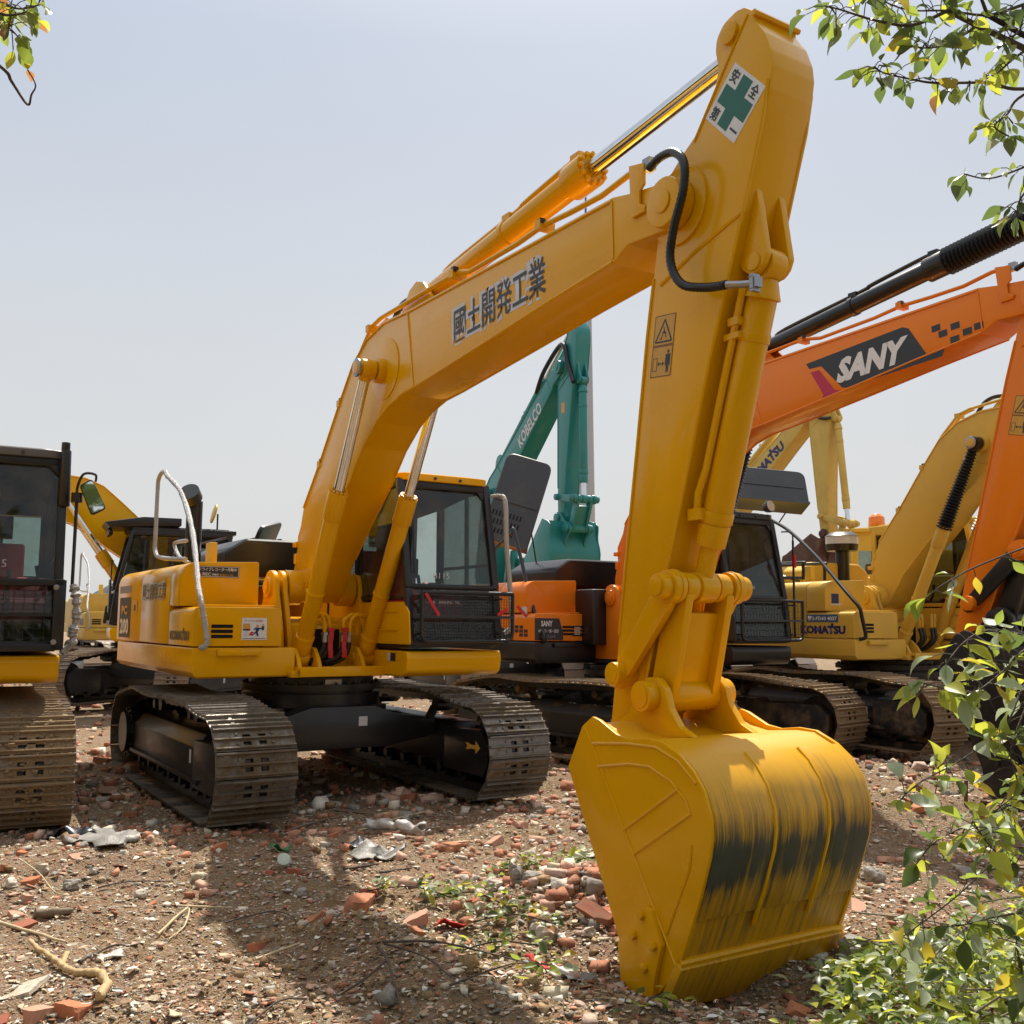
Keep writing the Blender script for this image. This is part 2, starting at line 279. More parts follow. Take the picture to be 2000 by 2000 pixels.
def undercarriage(root,c):
    fm=c.get('frame',BLK); sw=c.get('shoe_w',.62); gz=c.get('gauge',2.331); rz=c.get('dyaw',0); sm=c.get('shoe',SHOE)
    xf,xr,zc,r=c.get('xf',2.015),-1.98,.43,.398
    key=(sw,sm.name)
    if key not in SHOES: SHOES[key]=shoe_mesh(sw,sm)
    P=[Vector(p) for p in track_path(xf,xr,zc,r,.90)]
    S=[0]
    for a,b in zip(P,P[1:]): S.append(S[-1]+(b-a).length)
    N=round(S[-1]/.2); pitch=S[-1]/N
    def at(s):
        s%=S[-1]
        for i in range(len(S)-1):
            if S[i+1]>=s: t=(s-S[i])/max(S[i+1]-S[i],1e-9); return P[i].lerp(P[i+1],t)
        return P[-1]
    for sg in (-1,1):
        y=sg*gz/2
        # chain under the shoes
        ch=MB(); n=96; pts=[at(S[-1]*i/n) for i in range(n)]
        out=[];inn=[]
        for i in range(n):
            t=(pts[(i+1)%n]-pts[i-1]).normalized(); nn=Vector((t.y,-t.x)); nn=-nn
            out.append(pts[i]-nn*.016); inn.append(pts[i]-nn*(.085 if i%2 else .10))
        for y0,y1 in ((y-.10,y-.045),(y+.045,y+.10)):
            v=[(p.x,yy,p.y) for p in out for yy in (y0,)]+[(p.x,y1,p.y) for p in out]+[(p.x,y0,p.y) for p in inn]+[(p.x,y1,p.y) for p in inn]
            f=[]
            for i in range(n):
                j=(i+1)%n; f+=[(i,j,n+j,n+i),(2*n+i,3*n+i,3*n+j,2*n+j),(i,2*n+i,2*n+j,j),(n+i,n+j,3*n+j,3*n+i)]
            ch.add(v,f)
        tr=ch.build('track',MUDF if c.get('mud') else BLK,root,rotz=rz)
        rng=random.Random(3+sg)
        if c.get('shoes',True):
            for i in range(N):
                s=(i+.5)*pitch; p=at(s); t=(at(s+.03)-at(s-.03)).normalized(); nn=Vector((t.y,-t.x)); nn=-nn
                # outward = away from the centre line
                outw=nn
                o=bpy.data.objects.new('track_shoe',SHOES[key]); COL.objects.link(o); o.parent=tr
                X=Vector((t.x,0,t.y)); Z=Vector((outw.x,0,outw.y)); Y=Z.cross(X)
                M=Matrix((X,Y,Z)).transposed().to_4x4()@Matrix.Rotation(rng.uniform(-.02,.02),4,'Y'); M.translation=(p.x,y,p.y); o.matrix_local=M
        else:
            m=MB(); 
            for i in range(N):
                s=(i+.5)*pitch; p=at(s); t=(at(s+.03)-at(s-.03)).normalized(); m.box((p.x,y,p.y),(pitch*.94,sw,.03),Matrix.Rotation(-math.atan2(t.y,t.x),3,'Y'))
            tag(m.build('shoe_belt',sm,root,rotz=rz,smooth=0),kind='stuff')
        # idler, sprocket, rollers
        m=MB(); m.cyl((xf-r-.03,y-.075,zc),(xf-r-.03,y+.075,zc),.29,28); m.cyl((xf-r-.03,y-.11,zc),(xf-r-.03,y+.11,zc),.11,20); m.build('idler',fm,root,.012,rotz=rz)
        m=MB(); xs=xr+r+.03; tp=[]
        for i in range(44):
            a=2*math.pi*i/44; q=.315 if i%2 else .27; tp.append((xs+q*math.cos(a),zc+q*math.sin(a)))
        m.prism(tp,y-.04,y+.04); m.cyl((xs,y+sg*.04,zc),(xs,y+sg*.22,zc),.25,28); m.cyl((xs,y+sg*.22,zc),(xs,y+sg*.27,zc),.20,28)
        for i in range(12): a=2*math.pi*i/12; m.cyl((xs+.225*math.cos(a),y+sg*.22,zc+.225*math.sin(a)),(xs+.225*math.cos(a),y+sg*.24,zc+.225*math.sin(a)),.018,6)
        m.build('sprocket',fm,root,rotz=rz)
        for i in range(7):
            x=-1.2+i*.40; m=MB(); m.cyl((x,y-.13,.20),(x,y+.13,.20),.085,14); m.cyl((x,y-.17,.20),(x,y+.17,.20),.045,10); m.build('roller',fm,root,rotz=rz)
        for x in (-.75,.55):
            m=MB(); m.cyl((x,y-.09,.765),(x,y+.12,.765),.068,16); m.cyl((x,y+sg*.12,.765),(x,y+sg*.15,.765),.045,12); m.cyl((x,y-sg*.09,.74),(x,y-sg*.16,.62),.045,10); m.build('carrier_roller',fm,root,rotz=rz)
        # side frame: box with a sloping roof, ledge and front yoke
        fy0,fy1=y-.21,y+.21
        m=MB(); sec=[(fy0,.27),(fy1,.27),(fy1,.53),(y+.12,.64),(y-.12,.64),(fy0,.53)]
        m.prism(sec,-1.3,1.02,'x'); fr=m.build('track_frame',fm,root,.012,rotz=rz)
        m=MB(); m.bb(-1.3,1.2,y+sg*.21,y+sg*.245,.262,.30); m.build('frame_ledge',fm,fr,.006)
        m=MB(); yk=[(1.0,.22),(xf-.295,.22),(xf-.215,.34),(xf-.215,.50),(xf-.355,.62),(1.0,.60)]; m.prism(yk,y+sg*.125,y+sg*.225); m.prism(yk,y-sg*.225,y-sg*.125); m.build('idler_yoke',fm,fr,.02)
        panel(fr,'sticker',(.86,y+sg*.2115,.40),(sg*-1,0,0),(0,0,1),.055,.11,SILV)
        if sg==1 and c.get('arrow'):
            panel(fr,'arrow_mark',(1.42,y-.2255,.40),(1,0,0),(0,0,1),.26,.13,DECY,poly=[(0,.28),(.12,.5),(0,.72),(.22,.72),(.3,.64),(.68,.64),(.68,.95),(1,.5),(.68,.05),(.68,.36),(.3,.36),(.22,.28)])
    # centre body
    m=MB(); m.prism(fillet([(-.95,.50),(-.45,.42),(.45,.42),(.95,.50),(.95,.66),(.62,.70),(.30,.80),(-.30,.80),(-.62,.70),(-.95,.66)],.05,3),.42,.80,'x')
    m.prism(fillet([(-.95,.50),(-.45,.42),(.45,.42),(.95,.50),(.95,.66),(.62,.70),(.30,.80),(-.30,.80),(-.62,.70),(-.95,.66)],.05,3),-.80,-.42,'x')
    m.bb(-.45,.45,-.60,.60,.46,.78); cb=m.build('carbody',fm,root,.015,rotz=rz)
    panel(cb,'sticker',(.8015,.16,.62),(0,1,0),(0,0,1),.085,.085,SILV)
    m=MB(); m.cyl((0,0,.78),(0,0,.90),.66,40); m.cyl((0,0,.90),(0,0,1.05),.60,40); m.cyl((0,0,.93),(0,0,.99),.68,40)
    for i in range(32): a=2*math.pi*i/32; m.cyl((.64*math.cos(a),.64*math.sin(a),.985),(.64*math.cos(a),.64*math.sin(a),1.01),.015,6)
    m.build('slewing_ring',fm,root)
def cab(root,c):
    cm=c.get('cab',BLK); body=c['paint']; roofm=c.get('roof',cm); gl=c.get('glass',GLASS); Y0,Y1=.385,1.345
    z0=1.36; zt=c.get('cab_top',2.90)
    X=lambda z:1.36-.06*(z-1.36)/.52 if z<1.88 else 1.30-.20*(z-1.88)/.98
    fr=MB()
    for y in (Y0+.02,Y1-.02):
        for a,b in ((z0,1.88),(1.88,zt)): fr.beam((X(a)-.035,y,a),(X(b)-.035,y,b),.062,.07,(0,1,0))
        fr.beam((-.54,y,z0),(-.50,y,zt),.06,.09,(0,1,0)); fr.beam((.16,y,z0),(.14,y,zt),.05,.075,(0,1,0))
        fr.beam((-.56,y,z0+.03),(1.34,y,z0+.03),.06,.08); fr.beam((-.52,y,zt-.03),(X(zt)-.02,y,zt-.03),.06,.09); fr.beam((-.52,y,1.80),(X(1.8)-.03,y,1.80),.05,.05)
    for z,t in ((1.39,.07),(1.895,.05),(zt-.035,.08)): fr.beam((X(z)-.03,Y0+.05,z),(X(z)-.03,Y1-.05,z),t,.05,(1,0,0))
    fr.beam((-.52,Y0,zt-.04),(-.52,Y1,zt-.04),.07,.08); fr.bb(-.56,1.30,Y0+.02,Y1-.02,z0-.02,z0+.035); fr.bb(-.565,-.52,Y0+.05,Y1-.05,z0,1.95)
    # rounded fillets at the upper corners of the front window
    for y,s in ((Y0+.05,1),(Y1-.05,-1)): 
        x=X(zt-.08)-.03; fr.add([(x+.024,y,zt-.07),(x+.024,y+s*.09,zt-.07),(x+.024,y,zt-.17),(x-.02,y,zt-.07),(x-.02,y+s*.09,zt-.07),(x-.02,y,zt-.17)],[(0,1,2),(3,5,4),(0,3,4,1),(1,4,5,2),(2,5,3,0)])
    cb=fr.build('cab',cm,root,.014)
    rp=fillet([(-.62,Y0-.01),(X(zt)+.04,Y0-.01),(X(zt)+.04,Y1+.01),(-.62,Y1+.01)],[.08,.16,.16,.08],4)
    m=MB(); m.prism(rp,zt-.01,zt+.06,'z'); m.prism([(x*.86+.03,(y-.865)*.84+.865) for x,y in rp],zt+.06,zt+.085,'z'); m.build('roof',roofm,root,.025,3)
    for y,z in ((Y0+.35,zt+.02),(Y0+.62,zt+.02)): MB().cyl((X(zt)+.04,y,z),(X(zt)+.055,y,z),.014,8).build('bolt',DARK,root)
    lw=c.get('side_low',body)
    m=MB(); m.prism(fillet([(-.56,1.37),(1.40,1.37),(1.37,1.66),(1.26,1.755),(-.56,1.76)],.02,2),Y0-.02,Y0-.004); sp=m.build('side_panel',lw,root,.005)
    m=MB(); m.bb(.7,1.15,Y0-.032,Y0-.02,1.66,1.68); m.bb(.7,1.15,Y0-.032,Y0-.02,1.49,1.51); m.build('pressed_rib',lw,sp,.004)
    m=MB(); m.prism(fillet([(-.56,1.37),(1.33,1.37),(1.28,1.86),(-.56,1.9)],.03,2),Y1-.0,Y1+.02); m.build('door_panel',c.get('door',cm),root,.006)
    def pane(nm,v,mt=gl):
        v=[Vector(q) for q in v]; nn=(v[1]-v[0]).cross(v[2]-v[0]).normalized()*.006
        MB().add([q-nn/2 for q in v]+[q+nn/2 for q in v],[(3,2,1,0),(4,5,6,7),(0,1,5,4),(1,2,6,5),(2,3,7,6),(3,0,4,7)]).build(nm,mt,root,smooth=0)
    a,b=Y0+.05,Y1-.05; k=-.035
    pane('front_window',[(X(1.91)+k,a,1.915),(X(1.91)+k,b,1.915),(X(zt)+k,b,zt-.07),(X(zt)+k,a,zt-.07)])
    pane('lower_window',[(X(1.42)+k,a,1.425),(X(1.42)+k,b,1.425),(X(1.87)+k,b,1.87),(X(1.87)+k,a,1.87)])
    pane('right_window',[(.18,Y0+.02,1.83),(X(1.83)-.07,Y0+.02,1.83),(X(zt)-.07,Y0+.02,zt-.08),(.18,Y0+.02,zt-.08)])
    pane('rear_quarter_window',[(-.49,Y0+.02,1.83),(.12,Y0+.02,1.83),(.12,Y0+.02,zt-.08),(-.47,Y0+.02,zt-.08)])
    pane('door_window',[(.18,Y1-.02,1.83),(X(1.83)-.07,Y1-.02,1.83),(X(zt)-.07,Y1-.02,zt-.08),(.18,Y1-.02,zt-.08)])
    pane('rear_window',[(-.535,a+.06,2.02),(-.535,b-.06,2.02),(-.515,b-.06,zt-.36),(-.515,a+.06,zt-.36)])
    m=MB(); m.beam((.72,Y1-.02,1.83),(.70,Y1-.02,zt-.08),.03,.035); m.beam((.18,Y1-.02,2.12),(X(2.12)-.07,Y1-.02,2.12),.03,.03); m.build('window_sash',DARK,root)
    # rear wall around the back window, ceiling liner
    m=MB(); m.bb(-.555,-.53,a,a+.06,1.95,zt-.06); m.bb(-.555,-.53,b-.06,b,1.95,zt-.06); m.bb(-.555,-.53,a,b,zt-.36,zt-.06); m.bb(-.555,-.53,a,b,1.93,2.02); m.build('rear_wall',cm,root)
    # seat, consoles, levers
    yc=.86; m=MB(); m.prism(fillet([(-.22,1.62),(.30,1.60),(.32,1.72),(-.2,1.76)],.04),yc-.25,yc+.25); st=m.build('seat',c.get('seat',SEAT),root,.03)
    m=MB(); m.prism(fillet([(-.30,1.70),(-.16,1.72),(-.24,2.32),(-.38,2.30)],.05),yc-.24,yc+.24); m.build('backrest',c.get('seat',SEAT),st,.04,3)
    m=MB(); m.prism(fillet([(-.37,2.36),(-.27,2.36),(-.29,2.58),(-.38,2.58)],.04),yc-.13,yc+.13); m.beam((-.33,yc,2.28),(-.33,yc,2.4),.1,.03); m.build('headrest',SEATB,st,.04,3)
    for s in (-1,1):
        m=MB(); m.prism(fillet([(-.25,1.66),(.42,1.70),(.44,1.80),(.30,1.86),(-.25,1.86)],.04),yc+s*.34-.07,yc+s*.34+.07); cn=m.build('console',SEATB,root,.02)
        m=MB(); m.tube([(.34,yc+s*.34,1.85),(.40,yc+s*.34,1.98),(.40,yc+s*.33,2.08)],[.016,.014,.022],8); m.build('lever',RUB,cn)
    m=MB(); m.bb(-.15,.2,yc-.2,yc+.2,1.38,1.62); m.build('seat_base',SEATB,root,.02)
    m=MB(); m.tube([(.75,yc-.1,1.4),(.8,yc-.1,1.9),(.76,yc-.1,2.02)],.018,8); m.tube([(.75,yc+.1,1.4),(.8,yc+.1,1.9),(.76,yc+.1,2.02)],.018,8); m.build('travel_lever',RUB,root)
    m=MB(); m.prism([(-.5,zt-.02),(-.5,zt-.22),(.3,zt-.16),(.95,zt-.07),(.95,zt-.02)],Y0+.07,Y1-.07); m.build('headliner',SEATB,root)
    cv=MB(); cv.prism(fillet([(.05,1.60),(.62,1.60),(.58,1.85),(.35,1.98),(.05,1.90)],.08),yc+.16,yc+.42); cv.prism(fillet([(.62,1.55),(.80,1.55),(.78,1.75),(.64,1.80)],.05),yc-.1,yc+.40); cv.build('dust_cover',SEAT,root,.05,3)
    m=MB(); m.bb(1.02,1.08,Y0+.08,Y0+.22,1.98,2.16); m.beam((1.05,Y0+.15,1.85),(1.05,Y0+.15,2.0),.03,.03); m.build('monitor',SEATB,root,.012)
    # handle behind the door
    if c.get('cab_rail'):
        m=MB(); m.tube(crom([(1.12,1.36,2.80),(1.20,1.42,2.80),(1.26,1.44,2.72),(1.27,1.45,2.33),(1.28,1.50,1.78),(1.28,1.51,1.55),(1.24,1.45,1.47)],5),[.016]*6+[.024]*25,8); m.build('grab_rail',c['cab_rail'],root)
    g=c.get('guard')
    if g:
        gx=1.42; y0,y1,zb,zu=g; m=MB(); lp=fillet([(y0,zb),(y1,zb),(y1,zu),(y0,zu)],[.09,.09,.01,.01],5); pts=[(gx,p[0],p[1]) for p in lp]+[(gx,lp[0][0],lp[0][1])]
        m.tube(pts,.018,8); m.beam((gx,y0,(zb+zu)/2),(gx,y1,(zb+zu)/2),.03,.025)
        for y in (y0+.03,y1-.12): m.cyl((1.30,y,zu-.05),(gx,y,zu-.05),.012,6); m.cyl((1.32,y,zb+.07),(gx,y,zb+.07),.012,6)
        gd=m.build('window_guard',BLK,root); m=MB(); d=c.get('mesh',(.028,.028)); y=y0+d[0]
        while y<y1-.01: m.beam((gx-.004,y,zb+.02),(gx-.004,y,zu),.0035,.0035); y+=d[0]
        z=zb+d[1]
        while z<zu-.01: m.beam((gx-.004,y0,z),(gx-.004,y1,z),.0035,.0035); z+=d[1]
        m.build('wire_mesh',BLK,gd,smooth=0)
    m=MB(); m.tube([(X(2.4)+.0,Y0+.07,2.0),(X(2.5)+.01,Y0+.09,2.45)],.008,6); m.beam((X(2.1)+.02,Y0+.075,2.02),(X(2.75)+.02,Y0+.115,2.62),.012,.014); m.build('wiper',RUB,root)
def house(root,c):
    P=c['paint']; sk=c.get('skirt',P); hx=c.get('hx',0); yo=c.get('yo',-1.36); yi=c.get('yi',-.57)
    def side(x0,x1,z0,z1=2.10,r=.17,name='side_door',m_=None,yi_=-.64):
        p=fillet([(yo,z0),(yo,z1-.005),(yi_,z1+.02),(yi_,z0)],[.015,r,.02,.01],7); return MB().prism(p,x0,x1,'x').build(name,m_ or P,root,.008)
    # frame, skirts
    m=MB(); m.prism(fillet([(-2.3,-1.28),(.62+hx,-1.28),(.62+hx,-.50),(.80,-.50),(.80,.45),(1.0,.45),(1.0,1.28),(-2.3,1.28)],.02,2),1.07,1.13,'z'); m.build('revolving_frame',sk,root,.008)
    m=MB(); m.prism(fillet([(yo,1.13),(yo+.04,1.085),(-.44,1.085),(-.44,1.335),(yo,1.34)],.02,3),-2.42+hx,.73+hx,'x'); s1=m.build('side_skirt',sk,root,.018)
    m=MB(); m.bb(.73+hx,.775+hx,-1.15,-.78,1.27,1.325); m.build('step',sk,s1,.006)
    m=MB(); m.prism(fillet([(-.6,1.31),(1.32,1.31),(1.34,1.25),(1.32,1.12),(1.24,1.085),(-.6,1.085)],[.02,.03,.05,.06,.03,.02],3),.375,1.36); s2=m.build('cab_skirt',sk,root,.03,3)
    # counterweight
    cw=[(-1.95,-1.27)]+[(-2.15-.62*math.sin(math.pi*k/10),-1.27*math.cos(math.pi*k/10)) for k in range(0,11)]+[(-1.95,1.27)]
    m=MB(); m.prism(cw,1.13,1.98,'z'); m.build('counterweight',c.get('cw',P),root,.06,3)
    # doors, tool box, tank
    xa=-.11+hx; xb=-1.315+hx*.72; side(-2.50,xb-.01,1.35); side(xb,xa,1.35); side(xa+.01,.24+hx*.72,1.70,name='fuel_tank')
    tp=fillet([(yo,1.35),(yo,1.69),(yi,1.69),(yi,1.35)],[.01,.07,.05,.01],5); m=MB(); m.prism(tp,-.10+hx,.72+hx,'x'); tb=m.build('tool_box',P,root,.03,3)
    m=MB(); m.bb(.0+hx,.66+hx,yo+.12,yi+.0,1.693,1.712); m.build('tread_plate',P,root,.005)
    vx=.7215+hx
    for k in range(3): panel(tb,'vent_slot',(vx,-1.20 if not hx else -1.0,1.42+.044*k),(0,1,0),(0,0,1),.19,.030,SLOT,poly=[(.03,0),(.97,0),(1,.3),(1,.7),(.97,1),(.03,1),(0,.7),(0,.3)])
    # left rear body behind the cab, hood
    p=fillet([(1.36,1.13),(1.36,2.0),(.4,2.10),(.4,1.13)],[.02,.15,.02,.02],6); MB().prism(p,-2.1,-.64,'x').build('radiator_door',P,root,.01)
    hp=fillet([(-.62,2.05),(-.62,2.30),(-.40,2.44),(.55,2.44),(.75,2.30),(.75,2.05)],.1,5); m=MB(); m.prism(hp,-2.2,-.95,'x'); hd=m.build('engine_hood',c.get('hood',P),root,.05,3)
    if c.get('hood_ribs'):
        m=MB(); 
        for k in range(5): m.prism([(-.6+.28*k,2.43),(-.56+.28*k,2.43),(-.565+.28*k,2.452),(-.595+.28*k,2.452)],-2.1,-.99,'x')
        m.build('hood_rib',c['hood'],hd)
    if c.get('stack',True):
        m=MB(); m.cyl((-1.55,-.80,2.05),(-1.55,-.80,2.86),.085,18); m.build('exhaust_stack',BLK,root); 
        m=MB(); m.cyl((-1.50,-.84,2.88),(-1.42,-.90,2.95),.11,16); m.build('rain_cap',GRY,root)
    # boom foot brackets
    for s in (-1,1):
        bp=[(-.42,1.12),(.46,1.12),(.40,1.5),(.26,1.86)]+[(.093+.165*math.cos(a),1.893+.165*math.sin(a)) for a in [k*math.pi/8+.15 for k in range(8)]]+[(-.09,1.78)]
        m=MB(); m.prism(bp,s*.49,s*.44); m.prism(bp,s*.405,s*.36); br=m.build('boom_bracket',P,root,.01)
        m=MB(); m.cyl((.093,s*.36,1.893),(.093,s*.52,1.893),.10,22); m.cyl((.093,s*.52,1.893),(.093,s*.535,1.893),.065,20); m.build('pin',P,br,.006)
    m=MB(); m.prism(fillet([(-.1,1.12),(.42,1.12),(.36,1.55),(-.1,1.62)],.03),-.355,.355); m.build('centre_frame',P,root,.01)
    m=MB(); m.bb(.425,.43,-.22,.10,1.20,1.50); m.build('hose_opening',SLOT,root)
    for s in (-1,1):
        for d in (-.095,.095):
            y=s*.31+d; m=MB(); m.prism(fillet([(.36,1.12),(.80,1.12),(.72,1.24),(.62,1.33),(.47,1.34),(.38,1.28)],.06,4),y-.018,y+.018); m.build('cylinder_bracket',P,root,.006)
        MB().cyl((.533,s*.31-.13,1.235),(.533,s*.31+.13,1.235),.05,16).build('pin',P,root)
    m=MB(); m.bb(.40,.86,-.44,.40,1.125,1.16); m.bb(.855,.875,-.44,.40,1.08,1.165); m.build('front_lip',P,root,.006)
def links(a,b,la,lb,far):
    A,B=Vector(a),Vector(b); d=(B-A).length; x=(la*la-lb*lb+d*d)/(2*d); h=math.sqrt(max(la*la-x*x,0)); u=(B-A)/d; n=Vector((-u.y,u.x)); p,q=A+u*x+n*h,A+u*x-n*h
    return p if (p-Vector(far)).length<(q-Vector(far)).length else q
def rot2(p,o,a,s=1.0,t=None):
    t=t or o; x,z=(p[0]-o[0])*s,(p[1]-o[1])*s; return (t[0]+x*math.cos(a)-z*math.sin(a),t[1]+x*math.sin(a)+z*math.cos(a))
def front_end(root,c):
    P=c['paint']; ap=c.get('arm_paint',P); bpnt=c.get('bucket_paint',P); br=R(c.get('br',0)); ar=R(c.get('ar',0)); kr=R(c.get('kr',0)); bs=c.get('bs',1.0); det=c.get('detail',True)
    fo=c.get('fo',(0,0)); bT=lambda p:rot2(p,F0,br,bs,(F0[0]+fo[0],F0[1]+fo[1])); tip=bT(T0); aT=lambda p:rot2(p,T0,ar,bs,tip)
    kT=lambda p:aT(rot2(p,B0,kr)); V=lambda p,y:(p[0],y,p[1])
    w=.20
    pr=MB().prism(fillet([bT(p) for p in BOOM],[.03]+[.25]*5+[.3,.3]+[.05]*3+[.1]*4+[.05]*3+[.2]+[.15]*10+[.1]*5,3),-w,w); boom=pr.build('boom',P,root,.012)
    # flange lips and seams
    m=MB(); lo=[bT(p) for p in [(5.06,3.63),(4.44,3.578),(3.626,3.499),(2.6,3.405),(2.33,3.387),(2.08,3.333),(1.856,3.24),(1.592,3.065),(1.321,2.805),(.94,2.505),(.54,2.165)]]
    up=[bT(p) for p in [(.177,2.67),(.584,3.07),(1.032,3.56),(1.315,3.85),(1.6,4.00),(1.95,4.062),(2.42,4.038),(3.97,4.013),(5.06,3.998)]]
    for s in (-1,1):
        for pts,e in ((lo,.012),(up,-.012)):
            pp=[V(q,s*(w+.001)) for q in pts]; m.tube(pp,.010,6)
    for a,b in (((2.40,4.04),(2.53,3.42)),((5.06,3.99),(5.07,3.65))):
        m.beam(V(bT(a),-w-.002),V(bT(b),-w-.002),.014,.012,(0,1,0)); m.beam(V(bT(a),w+.002),V(bT(b),w+.002),.014,.012,(0,1,0))
    m.build('weld_seam',P,boom)
    if det:
        m=MB()
        for s in (-1,1): m.cyl(V(bT((2.0,3.66)),s*w),V(bT((2.0,3.66)),s*(w+.008)),.26,32); 
        m.build('boss_plate',P,boom,.003)
    for s in (-1,1):
        m=MB(); m.cyl(V(bT(T0),s*.17),V(bT(T0),s*.275),.135,28); m.build('tip_boss',P,boom,.012); MB().cyl(V(bT(T0),s*.27),V(bT(T0),s*.287),.062,22).build('pin',P,boom,.004)
        m=MB(); m.cyl(V(F0,s*.19),V(F0,s*.34),.17,24); m.build('foot_boss',P,boom,.01)
        m=MB(); q=bT((1.95,3.65)); m.cyl(V(q,s*.19),V(q,s*.27),.105,22); m.cyl(V(q,s*.27),V(q,s*.45),.055,20); m.build('cylinder_pin',P,boom,.006); MB().cyl(V(q,s*.425),V(q,s*.445),.078,22).build('pin_cap',STEEL if det else P,boom,.006)
    # boom cylinders
    for s in (-1,1):
        a=Vector(V((.533,1.235),s*.32)); b=Vector(V(bT((1.95,3.65)),s*.345)); d=(b-a); t=c.get('bt',.60)
        m=MB(); m.cyl(a-Vector((0,.062,0)),a+Vector((0,.062,0)),.085,20); m.cyl(a+d*.02,a+d*.07,.075,20,.082); m.cyl(a+d*.065,a+d*(t-.085),.076,24); m.cyl(a+d*(t-.09),a+d*t,.088,24); m.cyl(a+d*.07,a+d*.085,.087,22); m.cyl(a+d*.24,a+d*.25,.085,20)
        cy=m.build('boom_cylinder',P,root,.004)
        m=MB(); u_,w_,dd=frame(d)
        for k in range(12): an=2*math.pi*k/12; q=a+d*t+(u_*math.cos(an)+w_*math.sin(an))*.068; m.cyl(q-dd*.01,q+dd*.022,.014,6)
        m.build('gland_bolt',P,cy)
        if c.get('bellows'):
            m=MB(); n=26; L=1-t-.035; prof=[]
            pts=[];rr=[]
            for k in range(2*n+1): pts.append(a+d*(t+L*k/(2*n))); rr.append((.070 if k%2 else .105)*(1-.35*k/(2*n)))
            m.tube(pts,rr,18); m.build('rubber_bellows',RUB,cy,smooth=0)
        else: MB().cyl(a+d*t,b,.046,20).build('rod',CHROME,cy)
        m=MB(); m.cyl(b-Vector((0,.06,0)),b+Vector((0,.06,0)),.082,22); m.cyl(b-d*.035,b,.055,16); m.build('rod_eye',BLK if c.get('bellows') else P,cy,.006)
    # arm cylinder
    ao=c.get('ao',(0,0)); a=Vector(V(bT((2.40,4.21+ao[0])),0)); b=Vector(V(aT((5.97,4.56+ao[1])),0)); d=b-a; t=c.get('at',.615); cm=c.get('acyl',P)
    m=MB(); m.prism(fillet([bT(p) for p in [(2.05,4.03),(2.75,4.02),(2.52,4.27),(2.40,4.31),(2.28,4.27)]],.05,4),-.13,-.095); m.prism(fillet([bT(p) for p in [(2.05,4.03),(2.75,4.02),(2.52,4.27),(2.40,4.31),(2.28,4.27)]],.05,4),.095,.13); m.build('cylinder_lug',P,boom,.006)
    m=MB(); m.cyl(a-Vector((0,.12,0)),a+Vector((0,.12,0)),.09,20); m.cyl(a+d*.02,a+d*(t-.05),.088,26); m.cyl(a+d*(t-.055),a+d*t,.118,26); m.cyl(a+d*.33,a+d*.345,.098,24); u_,w_,dd=frame(d)
    for k in range(12): an=2*math.pi*k/12; q=a+d*t+(u_*math.cos(an)+w_*math.sin(an))*.097; m.cyl(q-dd*.01,q+dd*.03,.016,6)
    ac=m.build('arm_cylinder',cm,root,.004)
    if c.get('arm_bellows'):
        m=MB(); n=34; pts=[];rr=[]
        for k in range(2*n+1): pts.append(a+d*(t+(.97-t)*k/(2*n))); rr.append(.10 if k%2 else .135)
        m.tube(pts,rr,18); m.build('rubber_bellows',RUB,ac,smooth=0)
    else: MB().cyl(a+d*t,b,.056,24).build('rod',CHROME,ac)
    m=MB(); m.cyl(b-Vector((0,.09,0)),b+Vector((0,.09,0)),.10,22); m.cyl(b-d*.045,b,.062,18); m.build('rod_eye',P,ac,.006)
    m=MB(); up_=Vector((0,0,.115)); m.tube(crom([a+d*.06+up_*.6,a+d*.10+up_,a+d*.36+up_,a+d*.40+up_*1.15,a+d*(t-.06)+up_*1.25,a+d*(t-.03)+up_*1.05],4),.022,8); m.box(a+d*.34+up_,(.10,.07,.05)); m.box(a+d*(t-.035)+up_*1.05,(.10,.09,.07)); m.build('oil_pipe',cm,ac)
    if det:
        lines=[[(.0,2.16),(.0,2.40),(.12,2.56),(.36,2.78),(.60,3.10),(1.34,3.90),(1.62,4.12),(1.80,4.15),(2.6,4.15),(3.15,4.15),(3.35,4.10),(4.0,4.10),(4.29,4.12),(4.6,4.10),(4.92,4.09),(5.18,4.12),(5.38,4.11)]]
        m=MB(); m.tube([V(bT(p),-.165) for p in lines[0]],.019,8); m.tube([V(bT(p),-.10) for p in lines[0][:8]],.019,8)
        for p in ((.55,3.05),(1.0,3.55),(3.13,4.14),(4.29,4.12),(1.62,4.1)): m.box(V(bT(p),-.15),(.06,.12,.06))
        m.build('oil_pipe',P,boom)
        m=MB(); m.box(V(bT((.0,2.32)),-.14),(.10,.16,.05)); m.box(V(bT((.0,2.18)),-.14),(.07,.14,.10)); m.build('pipe_clamp',P,boom,.005)
        m=MB()
        for p in ((.58,3.08),(1.03,3.58),(3.15,4.17),(4.30,4.14)): m.box(V(bT(p),-.185),(.045,.04,.035))
        m.build('rubber_clip',RUB,boom)
        m=MB(); m.prism([bT(p) for p in [(5.24,4.13),(5.37,4.10),(5.37,3.98),(5.33,3.95),(5.33,3.88),(5.38,3.85),(5.37,3.82),(5.26,3.82),(5.25,3.95)]],-.222,-.205); m.build('pipe_bracket',P,boom,.003)
        m=MB(); h0=[(2.32,4.20),(2.1,4.24),(1.93,4.2),(1.78,4.05)]; m.tube(crom([V(bT(p),-.06) for p in h0],5),.027,8); m.tube(crom([V(bT((x+.12,z-.02)),.06) for x,z in h0],5),.027,8); m.build('boom_hose',HOSE,boom)
